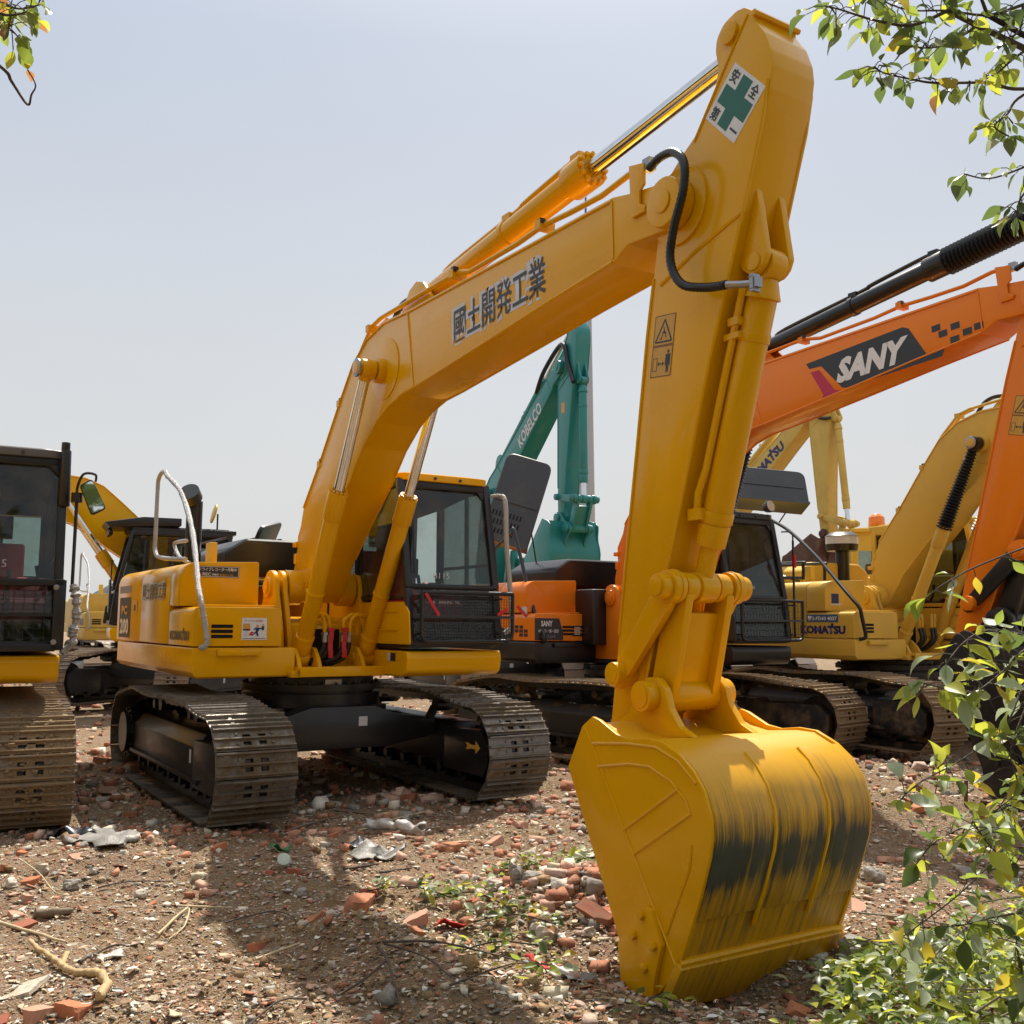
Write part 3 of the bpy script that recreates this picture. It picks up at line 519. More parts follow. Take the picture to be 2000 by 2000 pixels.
        m=MB(); hp=[V(bT((5.42,4.05)),-.22),V(bT((5.53,4.06)),-.24),V(aT((5.66,4.03)),-.26),V(aT((5.76,3.93)),-.28),V(aT((5.765,3.78)),-.29),V(aT((5.69,3.60)),-.29),V(aT((5.65,3.44)),-.28),V(aT((5.72,3.30)),-.27),V(aT((5.87,3.24)),-.25),V(aT((6.00,3.22)),-.23)]
        hp=crom(hp,14); L=len(hp); rr=[.0215 if k%2 else .0245 for k in range(L)]; m.tube(hp,rr,10); m.build('arm_hose',HOSE,boom)
        m=MB(); m.tube([hp[0],V(bT((5.36,4.09)),-.19)],.018,8); m.box(V(bT((5.38,4.09)),-.19),(.06,.05,.07)); m.build('hose_fitting',STEEL,boom); m=MB(); m.tube([hp[-1],V(aT((6.08,3.205)),-.20),V(aT((6.14,3.20)),-.17)],.019,8); m.box(V(aT((6.135,3.20)),-.175),(.022,.05,.085)); m.box(V(aT((6.155,3.20)),-.175),(.018,.04,.05)); [m.cyl(V(aT((6.115,3.20+dz)),-.175+dy),V(aT((6.145,3.20+dz)),-.175+dy),.010,6) for dz in (-.03,.03) for dy in (-.017,.017)]; m.build('hose_fitting',STEEL,boom)
    # arm
    wa=.15; arm=MB().prism(fillet([aT(p) for p in ARM],[.04]*3+[.03]+[.1]*6+[.2]*5+[.08]*5+[.2]*5+[.15]*2+[.1]*4+[.08]*4,3),-wa,wa).build('arm',ap,root,.012)
    m=MB()
    for s in (-1,1):
        m.tube([V(aT(p),s*(wa+.0)) for p in [(6.055,3.60),(5.69,3.50),(5.42,3.40)]],.011,6); m.tube([V(aT(p),s*(wa+.0)) for p in [(6.225,4.2),(6.185,4.02),(6.055,3.63),(5.915,3.234),(5.795,2.909),(5.65,2.453),(5.44,1.816),(5.27,1.25)]],.012,6); m.tube([V(aT(p),s*wa) for p in [(6.10,4.60),(5.95,4.42),(5.70,4.10)]],.008,6)
        m.tube([V(aT(p),s*wa) for p in [(5.365,3.45),(5.305,3.138),(5.205,2.50),(5.12,1.98),(5.045,1.51)]],.010,6)
    m.tube([V(aT((6.15,4.585)),-wa-.01),V(aT((6.15,4.585)),wa+.01)],.016,6); m.build('weld_seam',ap,arm)
    for s in (-1,1):
        MB().cyl(V(tip,s*.14),V(tip,s*.165),.21,30).build('boss',ap,arm,.004); MB().cyl(V(aT((5.975,4.565)),s*.145),V(aT((5.975,4.565)),s*.17),.058,20).build('pin',ap,arm,.004)
        m=MB(); m.prism(fillet([aT(p) for p in [(5.97,3.62),(5.94,3.42),(5.975,3.33),(6.03,3.285),(6.075,3.288),(6.118,3.32),(6.14,3.37),(6.126,3.46),(6.10,3.63),(6.085,3.72),(6.03,3.74)]],.03,3),s*.10,s*.058); m.build('cylinder_lug',ap,arm,.006)
        MB().cyl(V(aT((6.058,3.345)),s*.09),V(aT((6.058,3.345)),s*.112),.046,20).build('pin',ap,arm,.004)
    # linkage
    A=aT(AL0); B=aT(B0); K=kT(K0); L1=math.dist(AL0,P0)*bs; L2=math.dist(P0,K0)*bs; Pn=links(A,K,L1,L2,aT((5.7,1.8))); Pn=(Pn.x,Pn.y)
    for s in (-1,1):
        m=MB(); m.beam(V(A,s*.215),V(Pn,s*.215),.045,.15,(0,1,0)) if False else None
        u=(Vector(Pn)-Vector(A)).normalized(); n=Vector((-u.y,u.x)); pl=[Vector(A)-u*.09+n*.05,Vector(A)-u*.09-n*.05,Vector(A)+u*.1-n*.062,Vector(Pn)-u*.1-n*.075,Vector(Pn)+u*.08-n*.05,Vector(Pn)+u*.08+n*.05,Vector(Pn)-u*.1+n*.075,Vector(A)+u*.1+n*.062]
        m.prism(fillet([tuple(q) for q in pl],.05,4),s*.19,s*.235); lk=m.build('idler_link',c.get('link',ap),root,.008)
        m=MB(); m.cyl(V(A,s*.15),V(A,s*.285),.064,22); m.build('link_boss',ap,lk,.008); MB().cyl(V(A,s*.28),V(A,s*.29),.046,20).build('pin',ap,lk,.003)
        m=MB(); m.cyl(V(Pn,s*.17),V(Pn,s*.245),.086,24); m.cyl(V(Pn,s*.245),V(Pn,s*.305),.066,24); m.cyl(V(Pn,s*.30),V(Pn,s*.32),.047,20); m.cyl(V(Pn,s*.195),V(Pn,s*.205),.092,24); m.build('link_boss',ap,lk,.008)
    m=MB(); m.cyl(V(Pn,-.17),V(Pn,.17),.066,24); m.cyl(V(Pn,-.06),V(Pn,.06),.082,24); m.cyl(V(Pn,-.155),V(Pn,-.075),.076,24); m.cyl(V(Pn,.075),V(Pn,.155),.076,24); u=(Vector(K)-Vector(Pn)).normalized(); n=Vector((-u.y,u.x))
    for s in (-1,1): m.prism([tuple(q) for q in (Vector(Pn)+n*.08+u*.02,Vector(K)+n*.085,Vector(K)-n*.085,Vector(Pn)-n*.08+u*.02)],s*.165,s*.115)
    m.prism([tuple(q) for q in (Vector(Pn)+n*.03+u*.13,Vector(K)+n*.03,Vector(K)-n*.03,Vector(Pn)-n*.03+u*.13)],-.12,.12); m.cyl(V(K,-.185),V(K,.185),.085,24)
    m.build('bucket_link',c.get('link',ap),root,.008)
    # bucket cylinder
    a=Vector(V(aT((6.058,3.345)),0)); b=Vector(V(Pn,0)); d=b-a; tt=c.get('kt',.865)
    m=MB(); m.cyl(a-Vector((0,.054,0)),a+Vector((0,.054,0)),.085,20); m.cyl(a+d*.04,a+d*.10,.065,20,.098); m.cyl(a+d*.095,a+d*(tt-.07),.080,26); m.cyl(a+d*(tt-.11),a+d*(tt-.075),.088,26); m.cyl(a+d*(tt-.07),a+d*tt,.083,26,.078); m.cyl(a+d*.20,a+d*.23,.086,24)
    u_,w_,dd=frame(d); kc=m.build('bucket_cylinder',ap,root,.004)
    m=MB(); m.cyl(a+d*tt,b,.05,18); m.build('rod',ap if det else CHROME,kc)
    if det:
        m=MB(); off=-dd.cross(Vector((0,1,0)))*.0+Vector((0,-.095,0))-Vector((.045,0,0)); m.tube([a+d*.06+off,a+d*.16+off,a+d*.62+off,a+d*.70+off*1.15,a+d*(tt-.10)+off],.02,8); m.box(a+d*(tt-.10)+off,(.09,.05,.06)); m.box(a+d*.17+off,(.07,.05,.04)); m.box(a+d*.215+off*.95,(.10,.05,.03)); m.build('oil_pipe',ap,kc)
    # bucket
    wb=.53; bk=MB()
    bk.strip([kT(p) for p in BBACK],-wb+.02,wb-.02,-.03); sheet=bk.build('bucket',c.get('bucket_back',bpnt),root,.0)
    for s in (-1,1):
        sp=MB().prism([kT(p) for p in BSIDE],s*wb,s*(wb-.025)).build('side_plate',bpnt,sheet,.008)
        if det:
            m=MB(); y=s*(wb+.0)
            for q in ([(5.245,1.04),(5.30,.967),(5.56,.582),(5.629,.483),(5.888,.11),(5.93,.05)],[(5.305,.967),(5.592,.995),(5.80,1.0),(5.95,.955),(6.07,.87)],[(5.354,.858),(5.60,.90),(5.75,.905),(5.90,.86),(6.00,.79),(6.03,.728)],[(5.552,.581),(5.955,.833)],[(5.629,.483),(6.027,.731)],[(6.035,.60),(6.02,.50),(5.863,.18)]):
                m.tube([V(kT(p),y) for p in q],.008,6)
            m.build('weld_seam',bpnt,sp)
            m=MB(); m.prism(fillet([kT(p) for p in [(5.70,.235),(5.735,.275),(5.785,.27),(5.858,.13),(5.815,.0),(5.79,-.11),(5.64,-.15),(5.56,-.10),(5.54,.06)]],.02,3),s*(wb+.03),s*wb); cu=m.build('side_cutter',bpnt,sp,.006)
            for p in ((5.725,.235),(5.665,.13),(5.81,.12),(5.745,.008)): MB().cyl(V(kT(p),s*(wb+.03)),V(kT(p),s*(wb+.052)),.022,6).build('bolt',bpnt,cu,.003)
        m=MB(); ear=[(4.97,.90),(5.02,.80),(5.12,.78),(5.22,.86),(5.34,.98),(5.72,1.02),(5.62,1.06),(5.545,1.15),(5.515,1.24),(5.46,1.295),(5.37,1.295),(5.30,1.22),(5.22,1.10),(5.10,1.03),(5.0,.99)]
        m.prism(fillet([kT(p) for p in ear],[.04]*4+[.02,.0,.05]+[.06]*6+[.05]*2,4),s*.185,s*.23); er=m.build('ear',bpnt,sheet,.008)
        m=MB(); m.cyl(V(K,s*.23),V(K,s*.30),.078,24); m.cyl(V(K,s*.30),V(K,s*.307),.058,24); m.build('pin_boss',bpnt,er,.008); MB().cyl(V(B,s*.23),V(B,s*.28),.085,22).build('pin_boss',bpnt,er,.008)
    m=MB(); m.strip([kT(p) for p in [(5.93,.075),(5.86,-.045),(5.80,-.145)]],-wb-.01,wb+.01,.045); m.build('cutting_lip',c.get('bucket_back',bpnt),sheet,.005)
    m=MB(); m.tube([V(kT((5.945,.075)),-wb),V(kT((5.945,.075)),wb)],.018,8); m.build('lip_bead',bpnt,sheet)
    for k in range(5):
        y=-wb+.075+k*(2*wb-.15)/4; m=MB(); f=lambda p:V(kT(p),0); q=[kT(p) for p in [(5.865,-.06),(5.79,-.03),(5.715,-.14),(5.66,-.25),(5.685,-.265),(5.80,-.175)]]; m.prism(q,y-.045,y+.045); m.build('tooth',bpnt,sheet,.008)
    if det:
        for y0,y1 in ((-wb+.02,-.150),(-.132,.205),(.223,wb-.02)):
            m=MB(); bb=[(5.965,.966),(6.045,.91),(6.11,.832),(6.148,.735),(6.153,.65),(6.138,.563),(6.075,.383),(6.03,.28)]; m.strip([kT(p) for p in bb],y0,y1,.013); m.build('wear_plate',c.get('bucket_back',bpnt),sheet,.002)
        m=MB(); 
        for y in (-.141,.214): m.tube([V(kT(p),y) for p in [(5.98,.97),(6.05,.917),(6.115,.836),(6.156,.737),(6.161,.65),(6.146,.561),(6.083,.38),(6.013,.205)]],.012,6)
        m.build('weld_seam',bpnt,sheet)
    return dict(boom=boom,arm=arm,bT=bT,aT=aT,br=br,ar=ar)
def excavator(loc,yaw,label,c,group='excavators parked in the yard'):
    root=thing('excavator',loc,R(yaw-90),label,'excavator',group)
    undercarriage(root,c); house(root,c)
    if c.get('cab_on',True): cab(root,c)
    fe=front_end(root,c) if c.get('boom',True) else None
    return root,fe
# ------------------------------------------------------------------ main machine
def boomframe(fe):
    return (math.cos(fe['br']),0,math.sin(fe['br'])),(-math.sin(fe['br']),0,math.cos(fe['br']))
def armframe(fe,deg):
    a=fe['ar']+R(deg); return (math.cos(a),0,math.sin(a)),(-math.sin(a),0,math.cos(a))
def v3(p,y): return (p[0],y,p[1])
main,mf=excavator((-1.954,9.947,0),32.1,'large glossy yellow excavator in the middle with a scraped bucket resting on the ground',
    dict(paint=YEL,bucket_back=BUCKM,roof=YEL,side_low=YEL,arrow=True,guard=(.47,1.43,1.40,1.84),cab_rail=WRAP,hood=BLK,hood_ribs=True,shoe=SHOE,shoe_w=.626))
OLD_TXT='國土開発工業'
def boom_text(fe,body,p,W,H,m1,m2=None,rot=0,w=.20,shear=0,bold=.012,par='boom'):
    ux,uy=boomframe(fe); a=R(rot); X=Vector(ux)*math.cos(a)+Vector(uy)*math.sin(a); Y=-Vector(ux)*math.sin(a)+Vector(uy)*math.cos(a)
    o=v3(fe['bT'](p),-w)
    if m2: lettering(fe[par],body,o,X,Y,W,H,m2,.002,.075,pad=.03,name='lettering_outline',shear=shear)
    return lettering(fe[par],body,o,X,Y,W,H,m1,.0035,bold,shear=shear)
boom_text(mf,OLD_TXT,(3.185,3.595),1.20,.255,DARK,SILV,rot=2.2)
# safety sign on the arm: white board, green cross, four characters
def sign_board(fe):
    A=fe['arm']; P=lambda p:Vector(v3(fe['aT'](p),-.15))
    bl,br_,tr,tl=P((5.79,4.19)),P((5.99,3.97)),P((6.205,4.17)),P((6.01,4.39))
    U,W_=(br_-bl),(tl-bl); ux=U.normalized(); uy=W_.normalized(); W,H=U.length,W_.length
    panel(A,'sign_board',bl,ux,uy,W,H,WHITE,.003,th=.003)
    panel(A,'green_cross',bl,ux,uy,W,H,GREEN,.0045,poly=[(.36,.06),(.66,.06),(.66,.34),(.95,.34),(.95,.66),(.66,.66),(.66,.94),(.36,.94),(.36,.66),(.07,.66),(.07,.34),(.36,.34)])
    for ch,x,y in (('安',.07,.72),('全',.71,.72),('第',.07,.05),):
        lettering(A,ch,bl+ux*W*x+uy*H*y,ux,uy,W*.22,H*.23,DARK,.005,.02)
    lettering(A,'一',bl+ux*W*.72+uy*H*.13,ux,uy,W*.22,H*.035,DARK,.005,.02)
sign_board(mf)
def arm_labels(fe,at=(5.355,3.07),deg=9.0,w=.15,par='arm',raw=None):
    A=fe[par]; o=Vector(v3(raw or fe['aT'](at),-w)); ux,uy=armframe(fe,-9+0); a=R(-9)
    ux=Vector((math.cos(fe['ar']+R(-6)),0,math.sin(fe['ar']+R(-6)))); uy=Vector((-math.sin(fe['ar']+R(-9))*1,0,math.cos(fe['ar']+R(-9)))); uy=Vector((math.sin(R(9)-fe['ar']),0,math.cos(R(9)-fe['ar'])))
    W=.165;H=.165
    for k,(nm) in enumerate(('warning_label','distance_label')):
        q=o-uy*(H+.004)*k; b=panel(A,nm,q,ux,uy,W,H,DECY,.002)
        lw=.006
        def bar(x0,y0,x1,y1,t=.03,mt=DARK):
            d=Vector((x1-x0,y1-y0)); n=Vector((-d.y,d.x)).normalized()*t/2
            panel(b,'printed_mark',q,ux,uy,W,H,mt,.003,poly=[(x0+n.x,y0+n.y),(x1+n.x,y1+n.y),(x1-n.x,y1-n.y),(x0-n.x,y0-n.y)][::-1])
        for e in ((0.01,0,.01,1),(.99,0,.99,1),(0,.01,1,.01),(0,.99,1,.99)): bar(*e,t=.02)
        if k==0:
            for e in ((.1,.12,.9,.12),(.9,.12,.5,.85),(.5,.85,.1,.12)): bar(*e,t=.055)
            for e in ((.38,.25,.5,.5),(.5,.5,.62,.25),(.42,.42,.62,.40),(.5,.5,.46,.62),(.3,.22,.42,.22)): bar(*e,t=.035)
        else:
            for e in ((.08,.2,.28,.2),(.28,.2,.28,.62),(.28,.62,.08,.62),(.08,.62,.08,.2)): bar(*e,t=.02)
            bar(.34,.42,.6,.42,.035)
            for e in ((.32,.42,.40,.48),(.32,.42,.40,.36),(.62,.42,.54,.48),(.62,.42,.54,.36)): bar(*e,t=.03)
            panel(b,'printed_figure',q,ux,uy,W,H,DARK,.003,poly=[(.68,.35),(.73,.35),(.73,.62),(.74,.62),(.74,.12),(.79,.12),(.80,.42),(.81,.12),(.86,.12),(.86,.62),(.87,.62),(.87,.35),(.92,.35),(.91,.72),(.69,.72)])
            panel(b,'printed_head',q,ux,uy,W,H,DARK,.003,poly=[(.80+.05*math.cos(a),.80+.06*math.sin(a)) for a in [i*math.pi/4 for i in range(8)]])
arm_labels(mf)
YS=-1.3615; SX,SZ=(1,0,0),(0,0,1)
def house_marks(root):
    door=[o for o in root.children if o.name.startswith('side_door')]
    panel(door[0],'number_plate',(-2.37,YS+.001,1.385),SX,SZ,.56,.43,DARK,.003)
    lettering(door[0],'PC',(-2.25,YS,1.63),SX,SZ,.30,.10,DECY,.006,.05); lettering(door[0],'200',(-2.30,YS,1.42),SX,SZ,.44,.17,WHITE,.006,.04)
    panel(door[0],'grey_stripe',(-2.40,YS+.001,1.865),SX,SZ,.58,.075,GREYP,.003)
    panel(door[0],'door_latch',(-1.68,YS+.001,1.655),SX,SZ,.20,.125,OLDY,.004); panel(door[0],'latch_hole',(-1.63,YS+.001,1.67),SX,SZ,.08,.06,DARK,.006)
    lettering(door[1],OLD_TXT,(-1.24,YS,1.775),SX,SZ,.98,.155,SILV,.002,.075,pad=.02,name='lettering_outline'); lettering(door[1],OLD_TXT,(-1.24,YS,1.775),SX,SZ,.98,.155,DARK,.004,.01)
house_marks(main)
tb=[o for o in main.children if o.name.startswith('tool_box')][0]; tk=[o for o in main.children if o.name.startswith('fuel_tank')][0]
def brand(par,body,org,ux,uy,W,H,m,tick=True):
    lettering(par,body,org,ux,uy,W,H,m,.003,.055)
    if tick:
        o=Vector(org)+Vector(ux)*W*.69+Vector(uy)*H*1.0; panel(par,'brand_tick',o,ux,uy,W*.05,H*.28,m,.003)
brand(tb,'KOMATSU',(-.05,-1.361,1.395),SX,SZ,.68,.085,DARK)
FY=(0,1,0)
# stickers on the front of tank and tool box
st=panel(tk,'recorder_sticker',(.2405,-1.215,1.965),FY,SZ,.385,.102,DARK,.004)
for z,x,bd,W,H,m in ((.055,.02,'ドライブレコーダー作動中',.34,.034,WHITE),(.014,.05,'REC',.075,.028,WHITE),(.014,.135,'録画中',.06,.022,WHITE),(.014,.205,'関係者以外 立入禁止',.13,.02,DECY)):
    lettering(st,bd,(.2405,-1.215+x,1.965+z),FY,SZ,W,H,m,.006,.01)
panel(st,'red_dot',(.2405,-1.195,1.981),FY,SZ,.02,.02,RED,.006); 
for e in ((.004,.004,.377,.004),(.004,.094,.377,.004),(.004,.004,.004,.094),(.377,.004,.004,.094)): panel(st,'border_line',(.2405,-1.215+e[0],1.965+e[1]),FY,SZ,e[2],e[3],WHITE,.006)
bs_=panel(tb,'caution_sticker',(.7215,-.935,1.405),FY,SZ,.225,.192,WHITE,.004)
lettering(bs_,'バックに注意!!',(.7215,-.915,1.562),FY,SZ,.17,.02,CRIM,.006,.01)
def pp(nm,poly,m): panel(bs_,nm,(.7215,-.935,1.405),FY,SZ,.225,.192,m,.006,poly=poly)
circ=lambda x,y,r,s=1.17:[(x+r*math.cos(i*math.pi/5),y+r*s*math.sin(i*math.pi/5)) for i in range(10)]
pp('printed_machine',[(.05,.45),(.33,.45),(.33,.74),(.05,.74)],DECY); pp('printed_machine',[(.05,.42),(.33,.42),(.33,.50),(.05,.50)],DARK)
pp('printed_track',circ(.17,.27,.11),SILV); pp('printed_flash',[(.27,.18),(.36,.22),(.42,.16),(.42,.30),(.52,.34),(.40,.38),(.34,.34)],RED)
pp('printed_man',[(.42,.18),(.50,.26),(.56,.30),(.62,.16),(.68,.18),(.64,.34),(.70,.48),(.82,.50),(.82,.54),(.66,.56),(.54,.56),(.46,.48),(.48,.44),(.56,.48),(.54,.36),(.46,.28),(.40,.22)],NAVY); pp('printed_head',circ(.62,.63,.06),DECY)
pp('printed_bystander',[(.80,.44),(.88,.44),(.90,.62),(.78,.62)],DARK); pp('printed_head',circ(.84,.68,.045),SKIN); pp('printed_line',[(.05,.05),(.95,.05),(.95,.075),(.05,.075)],DARK)
sk=[o for o in main.children if o.name.startswith('cab_skirt')][0]
panel(sk,'grey_sticker',(.94,.3745,1.215),SX,SZ,.05,.075,SILV,.003); panel(sk,'dark_sticker',(1.0,.3745,1.215),SX,SZ,.10,.075,DARK,.003)
rg=[o for o in main.children if o.name.startswith('slewing_ring')][0]; panel(rg,'white_sticker',(.606,-.10,.965),FY,SZ,.16,.07,WHITE,.003)
def handrail(root,mat,lumps=True,dx=0,th=.021):
    p=[(-.40,-1.16,2.16),(-1.05,-1.22,2.20),(-1.28,-1.25,2.27),(-1.31,-1.25,2.50),(-1.31,-1.25,2.95),(-1.27,-1.25,3.05),(-1.15,-1.25,3.09),(-1.0,-1.25,3.08),(-.90,-1.25,3.02),(-.58,-1.19,2.83),(-.10,-1.20,2.47),(.32,-1.25,2.12),(.62,-1.30,1.88),(.77,-1.31,1.74),(.79,-1.29,1.62),(.80,-1.27,1.50),(.81,-1.255,1.40),(.80,-1.265,1.355),(.74,-1.29,1.34)]
    p=[(x+dx*(1 if x>-.3 else .6),y,z) for x,y,z in p]
    q=crom(p,8); rn=random.Random(4); rr=[th+(rn.uniform(0,.007) if lumps and k>60 else rn.uniform(0,.002) if lumps else 0) for k in range(len(q))]
    m=MB(); m.tube(q,rr,8); h=m.build('handrail',mat,root)
    m=MB(); m.tube(crom([(-.50,-1.10,2.13),(-.80,-1.12,2.20),(-1.02,-1.12,2.32),(-.98,-1.12,2.36),(-.55,-1.12,2.35)],6),th*.9,8); m.build('handrail_stay',mat,h)
    MB().bb(-.60,-.46,-.92,-.84,2.10,2.34).build('filler_neck',OLDY,root,.01)
handrail(main,WRAP)
# hoses with red ribbons at the boom foot
for k,(y0,y1,x) in enumerate(((-.30,-.15,.60),(-.22,-.09,.58),(.22,.06,.58),(.30,.12,.60))):
    m=MB(); m.tube(crom([(x+.06,y0*.6,1.64),(x+.06,y1*1.0,1.58),(x+.05,y1*.9,1.46)],5),.019,8); m.tube(crom([(x+.06,y0*.6,1.64),(x+.02,y0*.95,1.60),(x-.02,y0,1.45)],4),.019,8); pb=m.build('oil_pipe',YEL,main)
    m=MB(); m.cyl((x+.05,y1*.9,1.47),(x+.05,y1*.9,1.38),.026,10); m.cyl((x+.05,y1*.9,1.47),(x+.05,y1*.9,1.445),.036,6); m.build('hose_fitting',STEEL,pb)
    sgn=-1 if k<2 else 1
    m=MB(); m.tube(crom([(x+.05,y1*.9,1.40),(x+.05,y1*.92-.01,1.32),(x+.03,y1-.05,1.24),(x-.03,y1-.13,1.19),(x-.12,y1-.2,1.17)],5),.024,8); m.build('hydraulic_hose',HOSE,main)
    if k in (1,2):
        m=MB(); p=[Vector((x+.09+.004*math.sin(i*1.3),y1*.9+.004*math.sin(i),1.50-.033*i)) for i in range(9)]
        m.add([q+Vector((0,-.022,0)) for q in p]+[q+Vector((.004,.022,0)) for q in p],[(i,i+1,i+10,i+9) for i in range(8)]); m.box((x+.09,y1*.9,1.50),(.03,.06,.03)); m.build('red_ribbon',RED,main,smooth=0)
m=MB(); m.bb(.50,.53,-.17,-.06,1.53,1.57); m.bb(.50,.53,.05,.17,1.53,1.57); m.build('pipe_clamp',YEL,main)
def glass_note(root,body,x,y,z,W=.16,H=.045,m=SILV):
    fw=[o for o in root.children if o.name.startswith('front_window')][0]; lettering(fw,body,(x,y,z),FY,SZ,W,H,m,.004,-.012)
glass_note(main,'B115',1.268,.66,1.97,.17,.055)
gd=[o for o in main.children if o.name.startswith('window_guard')][0]
for (a,b) in (((1.435,.50,1.83),(1.435,.64,1.63)),((1.435,1.36,1.70),(1.43,1.26,1.64)),((1.435,1.47,1.73),(1.435,1.58,1.63))):
    m=MB(); m.beam(a,b,.03,.006,(1,0,0)); m.build('red_ribbon',RED,gd)
# front step plate under the tool box (already part of the skirt); mirror-side strut
# ------------------------------------------------------------------ orange machine
og,of=excavator((1.62,12.95,0),31.3,'orange excavator with black cab parked behind the big yellow one',
    dict(paint=ORG,skirt=BLK,cab=BLK,roof=BLK,door=BLK,side_low=BLK,glass=DGLASS,frame=MUDF,mud=True,shoe=MUDSHOE,shoe_w=.70,gauge=2.5,dyaw=R(11),xf=2.3,hx=-.96,yo=-1.42,br=3.0,ar=-6.3,bs=1.05,acyl=BLK,arm_bellows=True,bellows=True,bucket_paint=BLK,hood=BLK,guard=(.45,1.48,1.38,1.86),mesh=(.05,.07),cab_rail=None,seat=SEATB,at=.62,link=BLK,fo=(-.13,.13),ao=(.05,.05),cw=ORG,detail=True,stack=False))
def logo(fe,o,W,H):
    ux,uy=boomframe(fe); B=fe['boom']; q=Vector(o); ux,uy=Vector(ux),Vector(uy); a=R(.8); ux,uy=ux*math.cos(a)+uy*math.sin(a),-ux*math.sin(a)+uy*math.cos(a)
    panel(B,'logo_plate',q,ux,uy,W,H,DARK,.003,poly=[(0,.96),(.02,.80),(.12,.76),(.27,.04),(.30,0),(.98,0),(1.0,.16),(.88,.18),(.78,.92),(.74,1.0)])
    panel(B,'red_stroke',q,ux,uy,W,H,CRIM,.003,poly=[(.03,.70),(.10,.68),(.21,.04),(.25,-.02),(.10,-.10),(.12,0)])
    lettering(B,'SANY',q+ux*W*.25+uy*H*.16,ux,uy,W*.50,H*.62,WHITE,.006,.055,shear=.10)
    for x,y in ((.93,.62),(.97,.44),(1.05,.52),(1.04,.22),(1.12,.30),(1.19,.34)): panel(B,'logo_square',q+ux*W*x+uy*H*y,ux,uy,W*.055,H*.15,DARK,.003)
logo(of,(3.12,-.2,3.89),1.60,.40)
arm_labels(of,None,raw=(5.29,3.355))
tb2=[o for o in og.children if o.name.startswith('tool_box')][0]; vx=.7215-.96
bp=panel(tb2,'brand_plate',(vx,-1.41,1.36),FY,SZ,.42,.27,DARK,.003,poly=[(0,0),(1,0),(1,.35),(.86,1),(0,1)])
lettering(bp,'SANY',(vx,-1.32,1.53),FY,SZ,.17,.07,WHITE,.005,.03); lettering(bp,'中国·三一 第一品牌',(vx,-1.36,1.45),FY,SZ,.30,.045,SILV,.005,.02); lettering(bp,'400 828 2318',(vx,-1.33,1.39),FY,SZ,.22,.03,GREYP,.005,.01)
lp=panel(tb2,'work_lamp',(vx,-.84,1.41),FY,SZ,.20,.13,SLOT,.003); panel(lp,'lamp_lens',(vx,-.82,1.425),FY,SZ,.09,.10,LENS,.005)
for z in (1.45,1.49): panel(lp,'lamp_bar',(vx,-.84,z),FY,SZ,.20,.012,ORG,.006)
for r_,c_ in ((0,0),(0,1),(0,2),(1,1),(1,2),(1,3),(2,2),(2,3)): panel(tb2,'logo_square',(-.80+.11*c_,-1.421,1.50-.05*r_),SX,SZ,.085,.04,DARK,.003)
panel(tb2,'dark_stripe',(-1.06,-1.421,1.36),SX,SZ,.34,.17,DARK,.0025,poly=[(0,0),(1,0),(.75,.5),(0,1)])
panel(tb2,'badge',(-.52,-1.421,1.62),SX,SZ,.12,.16,SILV,.003,poly=[(.5,0),(1,.4),(1,.9),(.5,1),(0,.9),(0,.4)])
glass_note(og,'E2016280',1.268,.62,2.0,.20,.04)
m=MB(); m.tube(crom([(-.95,-1.30,2.75),(-.9,-1.30,2.72),(-.45,-1.30,1.75),(-.20,-1.30,1.42),(-.22,-1.30,1.33)],8),.025,8); m.tube(crom([(-.95,-1.30,2.75),(-1.6,-1.25,2.5),(-1.7,-1.2,2.15)],6),.02,8); m.build('handrail',BLK,og)
m=MB(); m.bb(-.40,.0,-.70,-.48,1.30,2.0); m.build('valve_cover',BLK,og,.03)
m=MB(); m.tube(crom([(.1,-.2,2.0),(.12,-.2,2.35),(.5,-.2,2.75)],6),.03,8); m.tube(crom([(.1,-.1,2.0),(.12,-.1,2.3),(.5,-.1,2.7)],6),.03,8); m.bb(.06,.16,-.26,-.04,2.12,2.26); m.build('oil_pipe',ORG,og)
m=MB(); m.beam((1.36,1.40,1.42),(1.36,1.40,2.62),.02,.02); m.tube(crom([(1.36,1.40,2.60),(1.34,1.40,2.72),(1.2,1.37,2.74)],5),.010,6); mr=m.build('mirror_stay',BLK,og); MB().box((1.38,1.40,2.36),(.03,.03,.16)).build('red_ribbon',RED,mr)
m=MB(); m.cyl((1.04,1.26,3.05),(1.12,1.27,3.07),.06,16,.085); hl=m.build('work_lamp',GRY,og,.01); MB().cyl((1.12,1.27,3.07),(1.13,1.271,3.072),.07,16).build('lamp_lens',LENS,hl)
